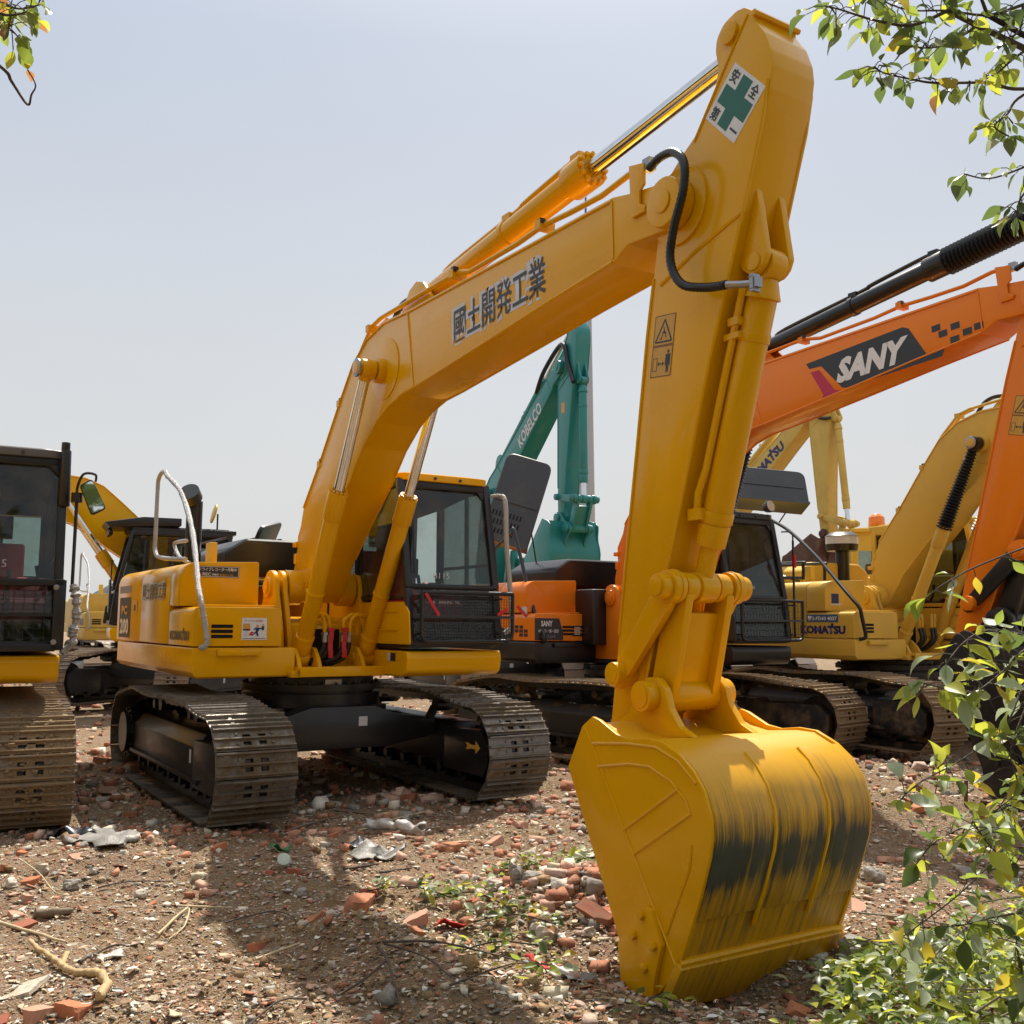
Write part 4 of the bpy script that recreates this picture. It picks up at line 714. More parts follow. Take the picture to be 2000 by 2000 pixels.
def raised_hood(root,c,W,H,D,tilt,yaw,mat,slots=True,roll=0):
    M=Matrix.Rotation(R(yaw),3,'Z')@Matrix.Rotation(R(tilt),3,'X')@Matrix.Rotation(R(roll),3,'Y')
    pl=fillet([(-W/2,-H/2),(W/2,-H/2),(W/2,H/2),(-W/2,H/2)],[.04,.04,.14,.14],5); m=MB(); t=MB(); t.prism(pl,-D/2,D/2,'y'); m.add([Vector(c)+M@Vector(q) for q in t.v],t.f); h=m.build('raised_hood',mat,root,.04,3)
    t=MB(); t.bb(-W*.46,W*.46,-D/2-.012,-D/2,-H*.06,-H*.03); 
    t.bb(-W*.5-.006,W*.5+.006,-D/2-.006,D/2+.006,-H*.5-.01,-H*.5+.03)
    q=MB(); q.add([Vector(c)+M@Vector(p) for p in t.v],t.f); q.build('pressed_rib',mat,h,.004)
    if slots:
        t=MB(); 
        for i in range(9):
            for j in range(3): t.bb(-W*.42+.05*i,-W*.42+.05*i+.022,-D/2-.004,-D/2+.01,-H*.42+.13*j,-H*.42+.13*j+.075)
        q=MB(); q.add([Vector(c)+M@Vector(p) for p in t.v],t.f); q.build('vent_slot',SLOT,h,smooth=0)
    m=MB(); m.tube([Vector(c)+M@Vector((W*.4,0,-H*.2)),Vector(c)+Vector((0,.4,-H*.9))],.012,6); m.build('hood_strut',BLK,h)
raised_hood(og,(-1.80,-.72,3.28),.68,1.35,.16,-14,62,GRY,True,17)
# ------------------------------------------------------------------ yellow machine on the right
kr,kf=excavator((5.22,14.06,.055),27.7,'older faded yellow excavator at the right with black bellows and number plate',
    dict(paint=OLDY,roof=OLDY,cab=OLDY,side_low=OLDY,glass=DGLASS,frame=MUDF,mud=True,shoe=MUDSHOE,br=4.2,ar=2,bellows=True,guard=None,hood=OLDY,stack=False,detail=True))
tb3=[o for o in kr.children if o.name.startswith('tool_box')][0]; tk3=[o for o in kr.children if o.name.startswith('fuel_tank')][0]
brand(tb3,'KOMATSU',(-.22,-1.361,1.40),SX,SZ,.80,.11,NAVY)
pn=panel(tb3,'registration_plate',(-.10,-1.361,1.555),SX,SZ,.56,.10,BLUEP,.003); lettering(pn,'鄂2-FD60 4037',(-.08,-1.361,1.575),SX,SZ,.52,.06,WHITE,.005,.03)
panel(tk3,'blue_square',(.2405,-1.25,1.80),FY,SZ,.13,.13,NAVY,.003); panel(tk3,'white_sticker',(.2405,-1.26,1.78),FY,SZ,.20,.02,SILV,.002)
handrail(kr,BLK,False,0,.024)
m=MB(); m.cyl((-.95,.20,2.05),(-.95,.20,2.62),.10,18); m.cyl((-.95,.20,2.62),(-.95,.20,2.72),.22,22,.24); pc=m.build('air_precleaner',BLK,kr); m=MB(); m.cyl((-.95,.20,2.72),(-.95,.20,2.84),.235,22); m.build('precleaner_bowl',GLASSW,pc); MB().cyl((-.95,.20,2.84),(-.95,.20,2.90),.25,22,.16).build('precleaner_cap',BLK,pc)
m=MB(); m.tube(crom([(-1.9,-1.1,2.12),(-1.9,-1.1,2.34),(-1.8,-1.1,2.38),(-.5,-1.1,2.38),(-.42,-1.1,2.34),(-.42,-1.1,2.14)],5),.022,8); m.tube(crom([(-1.9,-.7,2.12),(-1.9,-.7,2.34),(-1.8,-.7,2.38),(-.5,-.7,2.38),(-.42,-.7,2.34),(-.42,-.7,2.14)],5),.022,8); m.build('guard_rail',BLK,kr)
raised_hood(kr,(-2.35,-.15,3.70),1.5,.60,.34,-24,72,GRY,False,4)
for y in (-.16,-.10,.10,.16):
    m=MB(); m.tube(crom([(.66,y*1.3,1.62),(.70,y,1.66),(.70,y*.9,1.50)],5),.02,8); m.build('oil_pipe',OLDY,kr); m=MB(); m.tube(crom([(.70,y*.9,1.48),(.72,y*.8,1.34),(.62,y*.7-.04,1.22),(.5,y*.7-.1,1.18)],5),.026,8); m.build('hydraulic_hose',HOSE,kr)
skk=[o for o in kr.children if o.name.startswith('slewing_ring')][0]
# ------------------------------------------------------------------ machine at the left edge
lf,lff=excavator((-5.50,8.80,-.03),27.5,'yellow excavator with black cab cut off by the left edge, mud caked on its track',
    dict(paint=YEL,cab=BLK,roof=ROOFB,side_low=BLK,door=BLK,shoe=MUDSHOE,mud=True,frame=MUDF,cab_top=2.97,guard=(.40,1.345,1.38,1.90),mesh=(.075,.075),boom=True,br=-14,ar=8,gauge=2.331,shoe_w=.62,detail=False,stack=False))
glass_note(lf,'B115',1.262,.76,2.02,.17,.06)
m=MB(); m.beam((1.40,.40,1.36),(1.40,.40,1.92),.03,.05,(1,0,0)); m.beam((1.42,.40,1.90),(1.42,1.36,1.90),.05,.05,(1,0,0)); m.beam((1.42,.40,1.38),(1.42,1.36,1.38),.05,.05,(1,0,0)); m.beam((1.42,1.33,1.36),(1.42,1.33,1.92),.09,.05,(1,0,0)); gf=m.build('guard_frame',BLK,lf,.004)
for y,z in ((1.30,1.86),(1.30,1.42)): MB().cyl((1.42,y,z),(1.455,y,z),.022,14).build('bolt',STEEL,gf,.004)
m=MB(); m.cyl((1.14,1.335,2.55),(1.14,1.335,3.03),.05,16,.04); m.build('corner_post',BLK,lf,.01); MB().cyl((1.12,1.33,3.02),(1.12,1.33,3.10),.035,12).build('corner_cap',BLK,lf,.006)
m=MB(); m.cyl((1.24,1.43,1.85),(1.24,1.43,2.62),.014,8); m.cyl((1.24,1.43,2.58),(1.24,1.43,2.66),.045,12); m.tube(crom([(1.24,1.43,2.62),(1.24,1.43,2.71),(1.26,1.47,2.82),(1.28,1.56,2.82),(1.28,1.565,2.76)],5),.011,6); ms=m.build('mirror_stay',BLK,lf)
mp=[(1.44,2.72),(1.535,2.785),(1.66,2.535),(1.545,2.465)]; rp=fillet(mp,.03,4); m=MB(); m.prism(rp,1.27,1.30,'x'); mh=m.build('mirror',BLK,lf,.008); ip=fillet([(.9*(a-1.545)+1.545,.9*(b-2.626)+2.626) for a,b in mp],.027,4); MB().prism(ip,1.300,1.304,'x').build('mirror_glass',MIRR,mh,smooth=0)
rn=random.Random(9); q=crom([(1.25,1.44,1.88),(1.30,1.46,1.78),(1.28,1.47,1.62),(1.27,1.45,1.50),(1.27,1.45,1.40),(1.22,1.38,1.34)],7); m=MB(); m.tube(q,[.02+rn.uniform(0,.03) for _ in q],7); m.build('grab_rail',WRAP,lf)
rq=random.Random(8); m=MB(); PT=[Vector(p) for p in track_path(2.015,-1.98,.43,.398,.90)]
for k in range(1300):
    i=rq.randrange(36,len(PT)-1); p=PT[i].lerp(PT[i+1],rq.random()) if i+1<len(PT) else PT[i]; t=(PT[i+1]-PT[i]).normalized(); o=Vector((-t.y,t.x)); s=rq.uniform(.005,.016)*(1.8 if rq.random()<.10 else 1); y=1.1655+rq.uniform(-.31,.31)
    q=[Vector((a*rq.uniform(.2,1.2)*s,b*rq.uniform(.3,1.5)*s,c*rq.uniform(.2,.9)*s)) for a in (-1,1) for b in (-1,1) for c in (-1,1)]; c_=Vector((p.x+o.x*.008,y,p.y+o.y*.008)); m.add([c_+v for v in q],[(0,1,3,2),(4,6,7,5),(0,4,5,1),(2,3,7,6),(0,2,6,4),(1,5,7,3)])
tag(m.build('mud',plain('caked_mud',(.27,.19,.11),.95,0,0,.6,40),lf,smooth=0),kind='stuff')
# ------------------------------------------------------------------ machines further back
vs,vf=excavator((-5.85,18.1,.14),-65,'yellow excavator with a black visored cab and raised black hood, facing left behind',
    dict(paint=YEL,cab=BLK,roof=BLK,side_low=BLK,door=BLK,glass=DGLASS,shoe=DRYSHOE,frame=GRY,dyaw=R(48),br=-5,ar=0,detail=False,stack=False,hood=BLK))
m=MB(); m.prism([(.30,3.0),(1.42,2.94),(1.50,3.02),(.9,3.13),(.30,3.13)],.36,1.40); m.build('visor',BLK,vs,.02)
for k in range(4): m=MB(); m.cyl((1.36,.52+.19*k,2.90),(1.42,.52+.19*k,2.88),.055,14); l_=m.build('work_lamp',BLK,vs,.006); MB().cyl((1.42,.52+.19*k,2.88),(1.425,.52+.19*k,2.879),.046,14).build('lamp_lens',LENS,l_)
raised_hood(vs,(-1.35,.1,2.95),1.0,.62,.08,-25,62,BLK,False,12)
m=MB(); m.cyl((-.30,1.25,2.95),(-.30,1.25,3.25),.015,8); mm=m.build('mirror_stay',BLK,vs); m=MB(); m.cyl((-.22,1.22,3.26),(-.26,1.22,3.25),.17,20); m.build('round_mirror',OLDY,mm,.02)
m=MB(); m.tube(crom([(1.36,1.40,1.5),(1.36,1.42,2.4)],4),.012,6); q=m.build('mirror_stay',BLK,vs); MB().prism(fillet([(1.33,1.55),(1.60,1.55),(1.60,2.08),(1.33,2.08)],.05),1.36,1.39,'x').build('mirror',BLK,q,.01)
fb,_=excavator((-8.55,23.4,.05),30,'small looking yellow excavator body far behind at the left, white wrapped handrail',
    dict(paint=PALEY,cab=BLK,roof=BLK,boom=False,shoe=DRYSHOE,shoes=False,detail=False,stack=False,hood=BLK,cab_on=True))
handrail(fb,WRAP,True); tb5=[o for o in fb.children if o.name.startswith('tool_box')][0]; brand(tb5,'KOMATSU',(-.05,-1.361,1.40),SX,SZ,.70,.14,NAVY)
kb,kbf=excavator((-.52,22.3,.0),26,'teal excavator standing behind with its arm raised high and bucket hanging',
    dict(paint=TEAL,cab=TEAL,roof=TEAL,side_low=TEAL,shoes=False,shoe=DRYSHOE,br=33.2,ar=9.5,kr=-84,detail=False,stack=False,hood=TEAL))
boom_text(kbf,'KOBELCO',(3.45,3.58),1.15,.28,SILV,None,bold=.03)
m=MB(); h=[kbf['bT'](p) for p in [(4.6,4.06),(5.1,4.2)]]+[kbf['aT'](p) for p in [(5.75,4.2),(5.9,3.7),(6.05,3.3)]]; m.tube(crom([v3(p,-.2) for p in h],7),.045,8); m.build('arm_hose',HOSE,kbf['boom'])
panel(kbf['arm'],'warning_label',v3(kbf['aT']((5.42,2.9)),-.15),(math.cos(R(.5)),0,math.sin(R(.5))),(0,0,1),.13,.2,DECY,.003)
fk,fkf=excavator((5.30,26.0,.0),30,'distant faded yellow excavator with raised boom and brown rusty bucket',
    dict(paint=PALEY,cab=PALEY,roof=PALEY,side_low=PALEY,shoes=False,shoe=DRYSHOE,br=34,ar=15,kr=-105,detail=False,stack=False,hood=PALEY,bucket_paint=BROWNB))
brand(kb and fkf['boom'],'KOMATSU',v3(fkf['bT']((3.0,3.62)),-.2),Vector(boomframe(fkf)[0]),Vector(boomframe(fkf)[1]),1.45,.25,NAVY)
m=MB(); h=[fkf['bT'](p) for p in [(4.7,4.1),(5.2,4.2)]]+[fkf['aT'](p) for p in [(5.6,3.9),(5.75,3.5),(6.05,3.35)]]; m.tube(crom([v3(p,-.22) for p in h],7),.04,8); m.build('arm_hose',HOSE,fkf['boom'])
bc,_=excavator((7.85,19.0,.42),165,'yellow excavator with a yellow cab and amber beacon behind the right boom',
    dict(paint=OLDY,cab=OLDY,roof=OLDY,side_low=OLDY,door=OLDY,boom=False,shoes=False,shoe=DRYSHOE,detail=False,stack=False,hood=OLDY))
m=MB(); m.cyl((-.2,.86,2.98),(-.2,.86,3.03),.17,18); b_=m.build('beacon_base',OLDY,bc); m=MB(); m.cyl((-.2,.86,3.03),(-.2,.86,3.20),.155,18,.145); m.cyl((-.2,.86,3.20),(-.2,.86,3.27),.145,18,.07); m.build('beacon',AMBER,b_,.01)
cb_,_=excavator((2.7,21.8,.1),34,'yellow excavator with a long black hood, seen over the orange body',
    dict(paint=PALEY,cab=BLK,roof=BLK,boom=False,shoes=False,shoe=DRYSHOE,detail=False,stack=False,hood=BLK))
m=MB(); m.prism(fillet([(-2.3,2.1),(-.2,2.1),(-.1,2.8),(-2.2,2.86)],.06),-1.2,.3); m.build('hood_cover',BLK,cb_,.03)
for (dx,dy,dw,lab_) in ((-11.6,31,40,'distant yellow excavator body behind the left mirror post'),(-6.2,36,24,'distant yellow excavator body hidden behind the black hood'),(6.2,34,20,'distant yellow excavator body seen between orange and faded yellow machines'),(14.5,33,35,'distant yellow excavator body behind the right boom')):
    excavator((dx,dy,.1),dw,lab_,dict(paint=PALEY,cab=BLK,roof=BLK,boom=False,shoes=False,shoe=DRYSHOE,detail=False,stack=False,hood=BLK))
# ------------------------------------------------------------------ radio tower
tw=thing('radio_tower',(5.2,70,0),0,'tall slim grey radio mast far away behind the teal arm','radio mast')
m=MB(); m.cyl((0,0,-.2),(0,0,29),.78,16,.34); m.build('mast',TOWER,tw)
for z in (24.6,27.6):
    m=MB(); m.tube([(1.0*math.cos(i*math.pi/10),1.0*math.sin(i*math.pi/10),z) for i in range(21)],.06,6); m.tube([(1.0*math.cos(i*math.pi/10),1.0*math.sin(i*math.pi/10),z+1.0) for i in range(21)],.05,6)
    for i in range(5): a=i*2*math.pi/5; m.beam((.3*math.cos(a),.3*math.sin(a),z),(math.cos(a),math.sin(a),z),.08,.08); m.beam((math.cos(a),math.sin(a),z),(math.cos(a),math.sin(a),z+1),.06,.06)
    pl=m.build('platform_ring',TOWER,tw)
    for i in range(3): a=i*2.1+.4; m=MB(); m.box((1.25*math.cos(a),1.25*math.sin(a),z+.7),(.22,.3,1.5)); m.build('antenna',WHITE,pl,.03)
m=MB(); m.cyl((0,0,29),(0,0,35.5),.10,8,.04); m.build('lightning_rod',PURP,tw)
# ------------------------------------------------------------------ ground
def _h(ix,iy,s):
    n=(ix*374761393+iy*668265263+s*974711)&0x7fffffff; n=(n^(n>>13))*1274126177&0x7fffffff; return ((n^(n>>16))&0xffff)/65535.
def vnoise(x,y,s=0):
    x=np.asarray(x,float); y=np.asarray(y,float); ix=np.floor(x).astype(np.int64); iy=np.floor(y).astype(np.int64); fx=x-ix; fy=y-iy; fx=fx*fx*(3-2*fx); fy=fy*fy*(3-2*fy)
    a,b,c,d=_h(ix,iy,s),_h(ix+1,iy,s),_h(ix,iy+1,s),_h(ix+1,iy+1,s); return (a*(1-fx)+b*fx)*(1-fy)+(c*(1-fx)+d*fx)*fy
def bumpg(x,y,cx,cy,rx,ry,a=0):
    c,s=math.cos(a),math.sin(a); u=(x-cx)*c+(y-cy)*s; v=-(x-cx)*s+(y-cy)*c; return np.exp(-(u/rx)**2-(v/ry)**2)
def gh(x,y):
    x=np.asarray(x,float); y=np.asarray(y,float)
    z=(vnoise(x*.7,y*.7,1)-.5)*.10+(vnoise(x*2.3,y*2.3,2)-.5)*.07+(vnoise(x*7,y*7,3)-.5)*.030+(vnoise(x*19,y*19,4)-.5)*.024+(vnoise(x*40,y*40,5)-.5)*.014
    z=z-.03
    z+=.13*bumpg(x,y,-.75,5.25,.55,.28,-.7)+.07*bumpg(x,y,-.35,4.5,.6,.35)+.22*bumpg(x,y,.42,5.9,.42,.26,.3)+.10*bumpg(x,y,.55,5.2,.35,.2,-.5)
    z+=.17*bumpg(x,y,3.1,8.6,1.2,.45,.15)+.10*bumpg(x,y,3.0,11,1.3,.8)+.08*bumpg(x,y,-2.55,6.6,.7,.25)+.10*bumpg(x,y,-3.9,10.5,1.2,.9)
    z-=.16*bumpg(x,y,.95,4.85,.65,.28,-.55)
    far=np.clip((y-13)/20,0,1); return z+far*.12
def axis(lo,hi,fine,step,grow=1.12):
    a=list(np.arange(fine[0],fine[1]+1e-6,step)); s=step
    while a[-1]<hi: s*=grow; a.append(a[-1]+s)
    s=step
    while a[0]>lo: s*=grow; a.insert(0,a[0]-s)
    return np.array(a)
gx=axis(-400,400,(-4.6,4.6),.024); gy=axis(-60,700,(2.6,10.5),.024)
X,Y=np.meshgrid(gx,gy); Z=gh(X,Y); nx,ny=len(gx),len(gy)
me=bpy.data.meshes.new('ground'); V=np.stack([X,Y,Z],-1).reshape(-1,3); I=np.arange(nx*ny).reshape(ny,nx)
Fq=np.stack([I[:-1,:-1],I[:-1,1:],I[1:,1:],I[1:,:-1]],-1).reshape(-1,4)
def quads(me,V,F):
    me.vertices.add(len(V)); me.vertices.foreach_set('co',V.astype(np.float32).ravel()); k=F.shape[1]
    me.loops.add(F.size); me.loops.foreach_set('vertex_index',F.astype(np.int32).ravel()); me.polygons.add(len(F)); me.polygons.foreach_set('loop_start',np.arange(0,F.size,k,dtype=np.int32)); me.update(calc_edges=True); me.validate()
quads(me,V,Fq); me.shade_smooth()
def soil():
    m,n,l,b=nodes('rubbly_soil'); v=coords(n,l)
    a=tex(n,l,.55,5,vec=v); c=tex(n,l,4.2,8,vec=v,rough=.72); f=tex(n,l,34,6,vec=v,rough=.7); vo=tex(n,l,42,kind='vor',vec=v); vo2=tex(n,l,95,kind='vor',vec=v)
    base=ramp(n,l,c.outputs['Fac'],[(.30,(.175,.118,.06)),(.50,(.32,.228,.128)),(.70,(.45,.345,.21))])
    brick=ramp(n,l,a.outputs['Fac'],[(.46,(0,0,0)),(.62,(.7,.7,.7))]); x=mix(n,l,brick.outputs[0],base.outputs[0],(.40,.26,.18))
    sp=n.new('ShaderNodeSeparateColor'); l.new(vo.outputs['Color'],sp.inputs[0]); g=ramp(n,l,sp.outputs[0],[(.60,(0,0,0)),(.64,(.75,.75,.75))]); pc=ramp(n,l,sp.outputs[1],[(.0,(.46,.40,.32)),(.45,(.36,.17,.10)),(.7,(.27,.24,.20)),(1,(.5,.45,.38))])
    x=mix(n,l,g.outputs[0],x,pc.outputs[0]); x=mix(n,l,ramp(n,l,f.outputs['Fac'],[(.35,(.55,)*3),(.6,(0,0,0))]).outputs[0],x,(.16,.10,.05)); l.new(x,b.inputs['Base Color'])
    b.inputs['Roughness'].default_value=.95; b.inputs['Specular IOR Level'].default_value=.2
    h=n.new('ShaderNodeMath'); h.operation='MULTIPLY_ADD'; h.inputs[1].default_value=-.5; l.new(vo2.outputs['Distance'],h.inputs[0]); l.new(f.outputs['Fac'],h.inputs[2]); bump(n,l,b,h.outputs[0],1.0,.03); return m
me.materials.append(soil()); tag(link('ground',me),kind='structure')
# ------------------------------------------------------------------ rubble too fine to count
PAL=dict(brick=[(.55,.28,.19),(.46,.21,.13),(.62,.39,.30),(.40,.18,.11),(.64,.46,.38)],stone=[(.44,.41,.36),(.55,.51,.44),(.33,.31,.28),(.50,.44,.33),(.26,.245,.22)],soil=[(.32,.22,.12),(.40,.29,.17),(.24,.155,.085)],pale=[(.72,.68,.60),(.68,.62,.50)])
def vcmat(name,rough=.9):
    m,n,l,b=nodes(name); a=n.new('ShaderNodeAttribute'); a.attribute_name='piece'; c=n.new('ShaderNodeTexCoord'); t=tex(n,l,70,6,vec=c.outputs['Object']); x=ramp(n,l,t.outputs['Fac'],[(.3,(.72,.70,.66)),(.7,(1.12,1.12,1.1))]); y=n.new('ShaderNodeMix'); y.data_type='RGBA'; y.blend_type='MULTIPLY'; y.inputs[0].default_value=1; l.new(a.outputs['Color'],y.inputs[6]); l.new(x.outputs[0],y.inputs[7]); l.new(y.outputs[2],b.inputs['Base Color']); b.inputs['Roughness'].default_value=rough; b.inputs['Specular IOR Level'].default_value=.25; bump(n,l,b,t.outputs['Fac'],.4,.01); return m
RUBM=vcmat('rubble_mix')
rg_=np.random.RandomState(11)
def scatter(n,dist):
    """positions denser near the viewer side of the yard"""
    u=rg_.rand(n); d=dist[0]*(dist[1]/dist[0])**u; a=rg_.uniform(-.60,.60,n); return d*np.tan(a),d
def rubble(name,n,dist,s0,s1,mixw,flat=(.35,.9),sink=.3,keep=None,at=None,jit=(-.62,.25)):
    x,y=scatter(n,dist) if at is None else (rg_.normal(at[0],at[2],n),rg_.normal(at[1],at[3],n))
    if keep is not None: k=keep(x,y); x,y=x[k],y[k]; n=len(x)
    s=s0*(s1/s0)**(rg_.rand(n)**1.8)
    cube=np.array([(a,b,c) for a in (-1,1) for b in (-1,1) for c in (-1,1)],float); fq=np.array([(0,1,3,2),(4,6,7,5),(0,4,5,1),(2,3,7,6),(0,2,6,4),(1,5,7,3)])
    J=cube[None]*(1+rg_.uniform(jit[0],jit[1],(n,8,3))); J*=np.stack([rg_.uniform(.6,1.3,n),rg_.uniform(.5,1,n),rg_.uniform(flat[0],flat[1],n)],-1)[:,None,:]*(s/2)[:,None,None]
    az=rg_.uniform(0,6.283,n); tx=rg_.normal(0,.35,n); c,si=np.cos(az),np.sin(az); ct,st=np.cos(tx),np.sin(tx)
    y1=J[...,1]*ct[:,None]-J[...,2]*st[:,None]; z1=J[...,1]*st[:,None]+J[...,2]*ct[:,None]; xx=J[...,0]*c[:,None]-y1*si[:,None]; yy=J[...,0]*si[:,None]+y1*c[:,None]
    zz=z1+(gh(x,y)+s*(.28-sink*.5))[:,None]; P=np.stack([xx+x[:,None],yy+y[:,None],zz],-1).reshape(-1,3); F=(fq[None]+(np.arange(n)*8)[:,None,None]).reshape(-1,4)
    me=bpy.data.meshes.new(name); quads(me,P,F)
    patch=vnoise(x*.9,y*.9,21); fam=list(PAL); w=np.array([mixw[k] for k in fam],float); pr=np.tile(w,(n,1)); bi=fam.index('brick'); pi=fam.index('pale'); so=fam.index('soil'); pr[:,bi]*=.3+2.2*patch; pr[:,so]*=1.7-1.3*patch; pr[:,pi]*=.3+1.6*vnoise(x*1.3,y*1.3,33); pr/=pr.sum(1,keepdims=True)
    cum=pr.cumsum(1); r=rg_.rand(n); fi=(r[:,None]>cum).sum(1).clip(0,len(fam)-1); col=np.zeros((n,4),np.float32); col[:,3]=1
    for i,k in enumerate(fam):
        q=np.where(fi==i)[0]; p=np.array(PAL[k]); col[q,:3]=p[rg_.randint(0,len(p),len(q))]*rg_.uniform(.75,1.2,(len(q),1))
    at=me.attributes.new('piece','FLOAT_COLOR','FACE'); at.data.foreach_set('color',np.repeat(col,6,0).ravel()); me.materials.append(RUBM); return tag(link(name,me),kind='stuff')
W1=dict(brick=.22,stone=.28,soil=.30,pale=.24)
patchy=lambda x,y:vnoise(x*1.1+4,y*1.1,9)+.25*rg_.rand(len(x))>.42  # noise alone picks the patches that keep the coarser gravel
rubble('gravel',80000,(2.7,11),.005,.020,W1,flat=(.12,.6),jit=(-.45,.2),keep=lambda x,y:vnoise(x*.75,y*.75,41)+.55*rg_.rand(len(x))>.52)
rubble('gravel',7500,(2.7,14),.016,.045,flat=(.12,.6),mixw=dict(brick=.30,stone=.36,soil=.16,pale=.26),keep=patchy)
rubble('rubble',800,(4,16),.045,.11,flat=(.25,.8),mixw=dict(brick=.5,stone=.3,soil=.08,pale=.12),keep=lambda x,y:vnoise(x*1.1+4,y*1.1,9)+.25*rg_.rand(len(x))>.55)
rubble('rubble',5000,(9,34),.05,.16,dict(brick=.45,stone=.3,soil=.1,pale=.15))
rubble('brick_chips',2600,(6,15),.04,.10,dict(brick=.6,stone=.25,soil=.05,pale=.15),keep=lambda x,y:bumpg(x,y,-1.0,8.4,1.9,1.1)+bumpg(x,y,-3.4,9.4,.9,2.2)+bumpg(x,y,.3,7.2,.9,.9)+bumpg(x,y,.35,5.9,.5,.35)>.28)
rubble('brick_chips',11000,(3,13),.018,.06,flat=(.06,.26),mixw=dict(brick=.5,stone=.15,soil=.05,pale=.3),keep=lambda x,y:vnoise(x*.8+2,y*.8,17)+.3*rg_.rand(len(x))>.5)
rubble('soil_clods',5200,(2.8,9),.012,.05,flat=(.5,1.0),mixw=dict(brick=.0,stone=.02,soil=1,pale=0),keep=lambda x,y:bumpg(x,y,-.6,4.9,.75,.75)+bumpg(x,y,.6,4.6,.7,.5)+bumpg(x,y,.5,5.6,.5,.5)+bumpg(x,y,3.0,9,1.4,1.3)>.3)
rubble('brick_heap',420,None,.03,.13,dict(brick=.55,stone=.25,soil=.05,pale=.15),flat=(.35,.8),jit=(-.34,.16),at=(.45,5.88,.30,.20))
rubble('brick_heap',260,None,.03,.10,dict(brick=.5,stone=.3,soil=.1,pale=.1),flat=(.3,.8),jit=(-.34,.16),at=(-3.3,9.6,.5,1.2))
# dry leaves and straw bits lying about
def litter(name,n,dist,cols,L,Wd,keep=None,curl=.35):
    x,y=scatter(n,dist)
    if keep is not None: k=keep(x,y); x,y=x[k],y[k]; n=len(x)
    t=np.array([(-1,0,0),(-.3,-1,0),(-.3,1,0),(.45,-.8,0),(.45,.8,0),(1,0,0)],float); t[:,2]=np.array([.3,.5,.5,.4,.4,-.1])*curl
    s=rg_.uniform(.6,1.2,n); J=t[None]*np.stack([s*L/2,s*Wd/2*rg_.uniform(.7,1.2,n),s*L*rg_.uniform(-1,1,n)],-1)[:,None,:]; az=rg_.uniform(0,6.283,n); tx=rg_.normal(0,.4,n); c,si=np.cos(az),np.sin(az); ct,st=np.cos(tx),np.sin(tx)
    y1=J[...,1]*ct[:,None]-J[...,2]*st[:,None]; z1=J[...,1]*st[:,None]+J[...,2]*ct[:,None]; xx=J[...,0]*c[:,None]-y1*si[:,None]; yy=J[...,0]*si[:,None]+y1*c[:,None]
    P=np.stack([xx+x[:,None],yy+y[:,None],z1+(gh(x,y)+Wd*.35+.004)[:,None]],-1).reshape(-1,3); fq=np.array([(0,1,2,2),(1,3,4,2),(3,5,4,4)]); 
    F=[]; 
    tri=np.array([(0,1,2),(1,3,4),(1,4,2),(3,5,4)]); F=(tri[None]+(np.arange(n)*6)[:,None,None]).reshape(-1,3); me=bpy.data.meshes.new(name); quads(me,P,F)
    p=np.array(cols); col=np.ones((n,4),np.float32); col[:,:3]=p[rg_.randint(0,len(p),n)]*rg_.uniform(.75,1.15,(n,1)); at=me.attributes.new('piece','FLOAT_COLOR','FACE'); at.data.foreach_set('color',np.repeat(col,4,0).ravel()); me.materials.append(RUBM); return tag(link(name,me),kind='stuff')
litter('dry_leaves',2600,(2.7,9),[(.36,.24,.14),(.55,.46,.34),(.24,.13,.07),(.44,.30,.2)],.05,.028,keep=lambda x,y:bumpg(x,y,-.1,4.2,.85,.45)+.5*bumpg(x,y,.4,4.8,.7,.5)+.06*rg_.rand(len(x))>.045)
litter('straw_bits',9000,(2.7,10),[(.52,.42,.26),(.62,.54,.38),(.34,.23,.12),(.70,.66,.58)],.055,.005)
litter('wood_flakes',5200,(2.7,11),[(.60,.50,.36),(.66,.60,.48),(.40,.28,.17),(.52,.36,.26),(.72,.68,.6)],.034,.015)
litter('paper_scraps',500,(3,12),[(.74,.73,.71),(.66,.66,.68),(.72,.70,.62)],.05,.03)
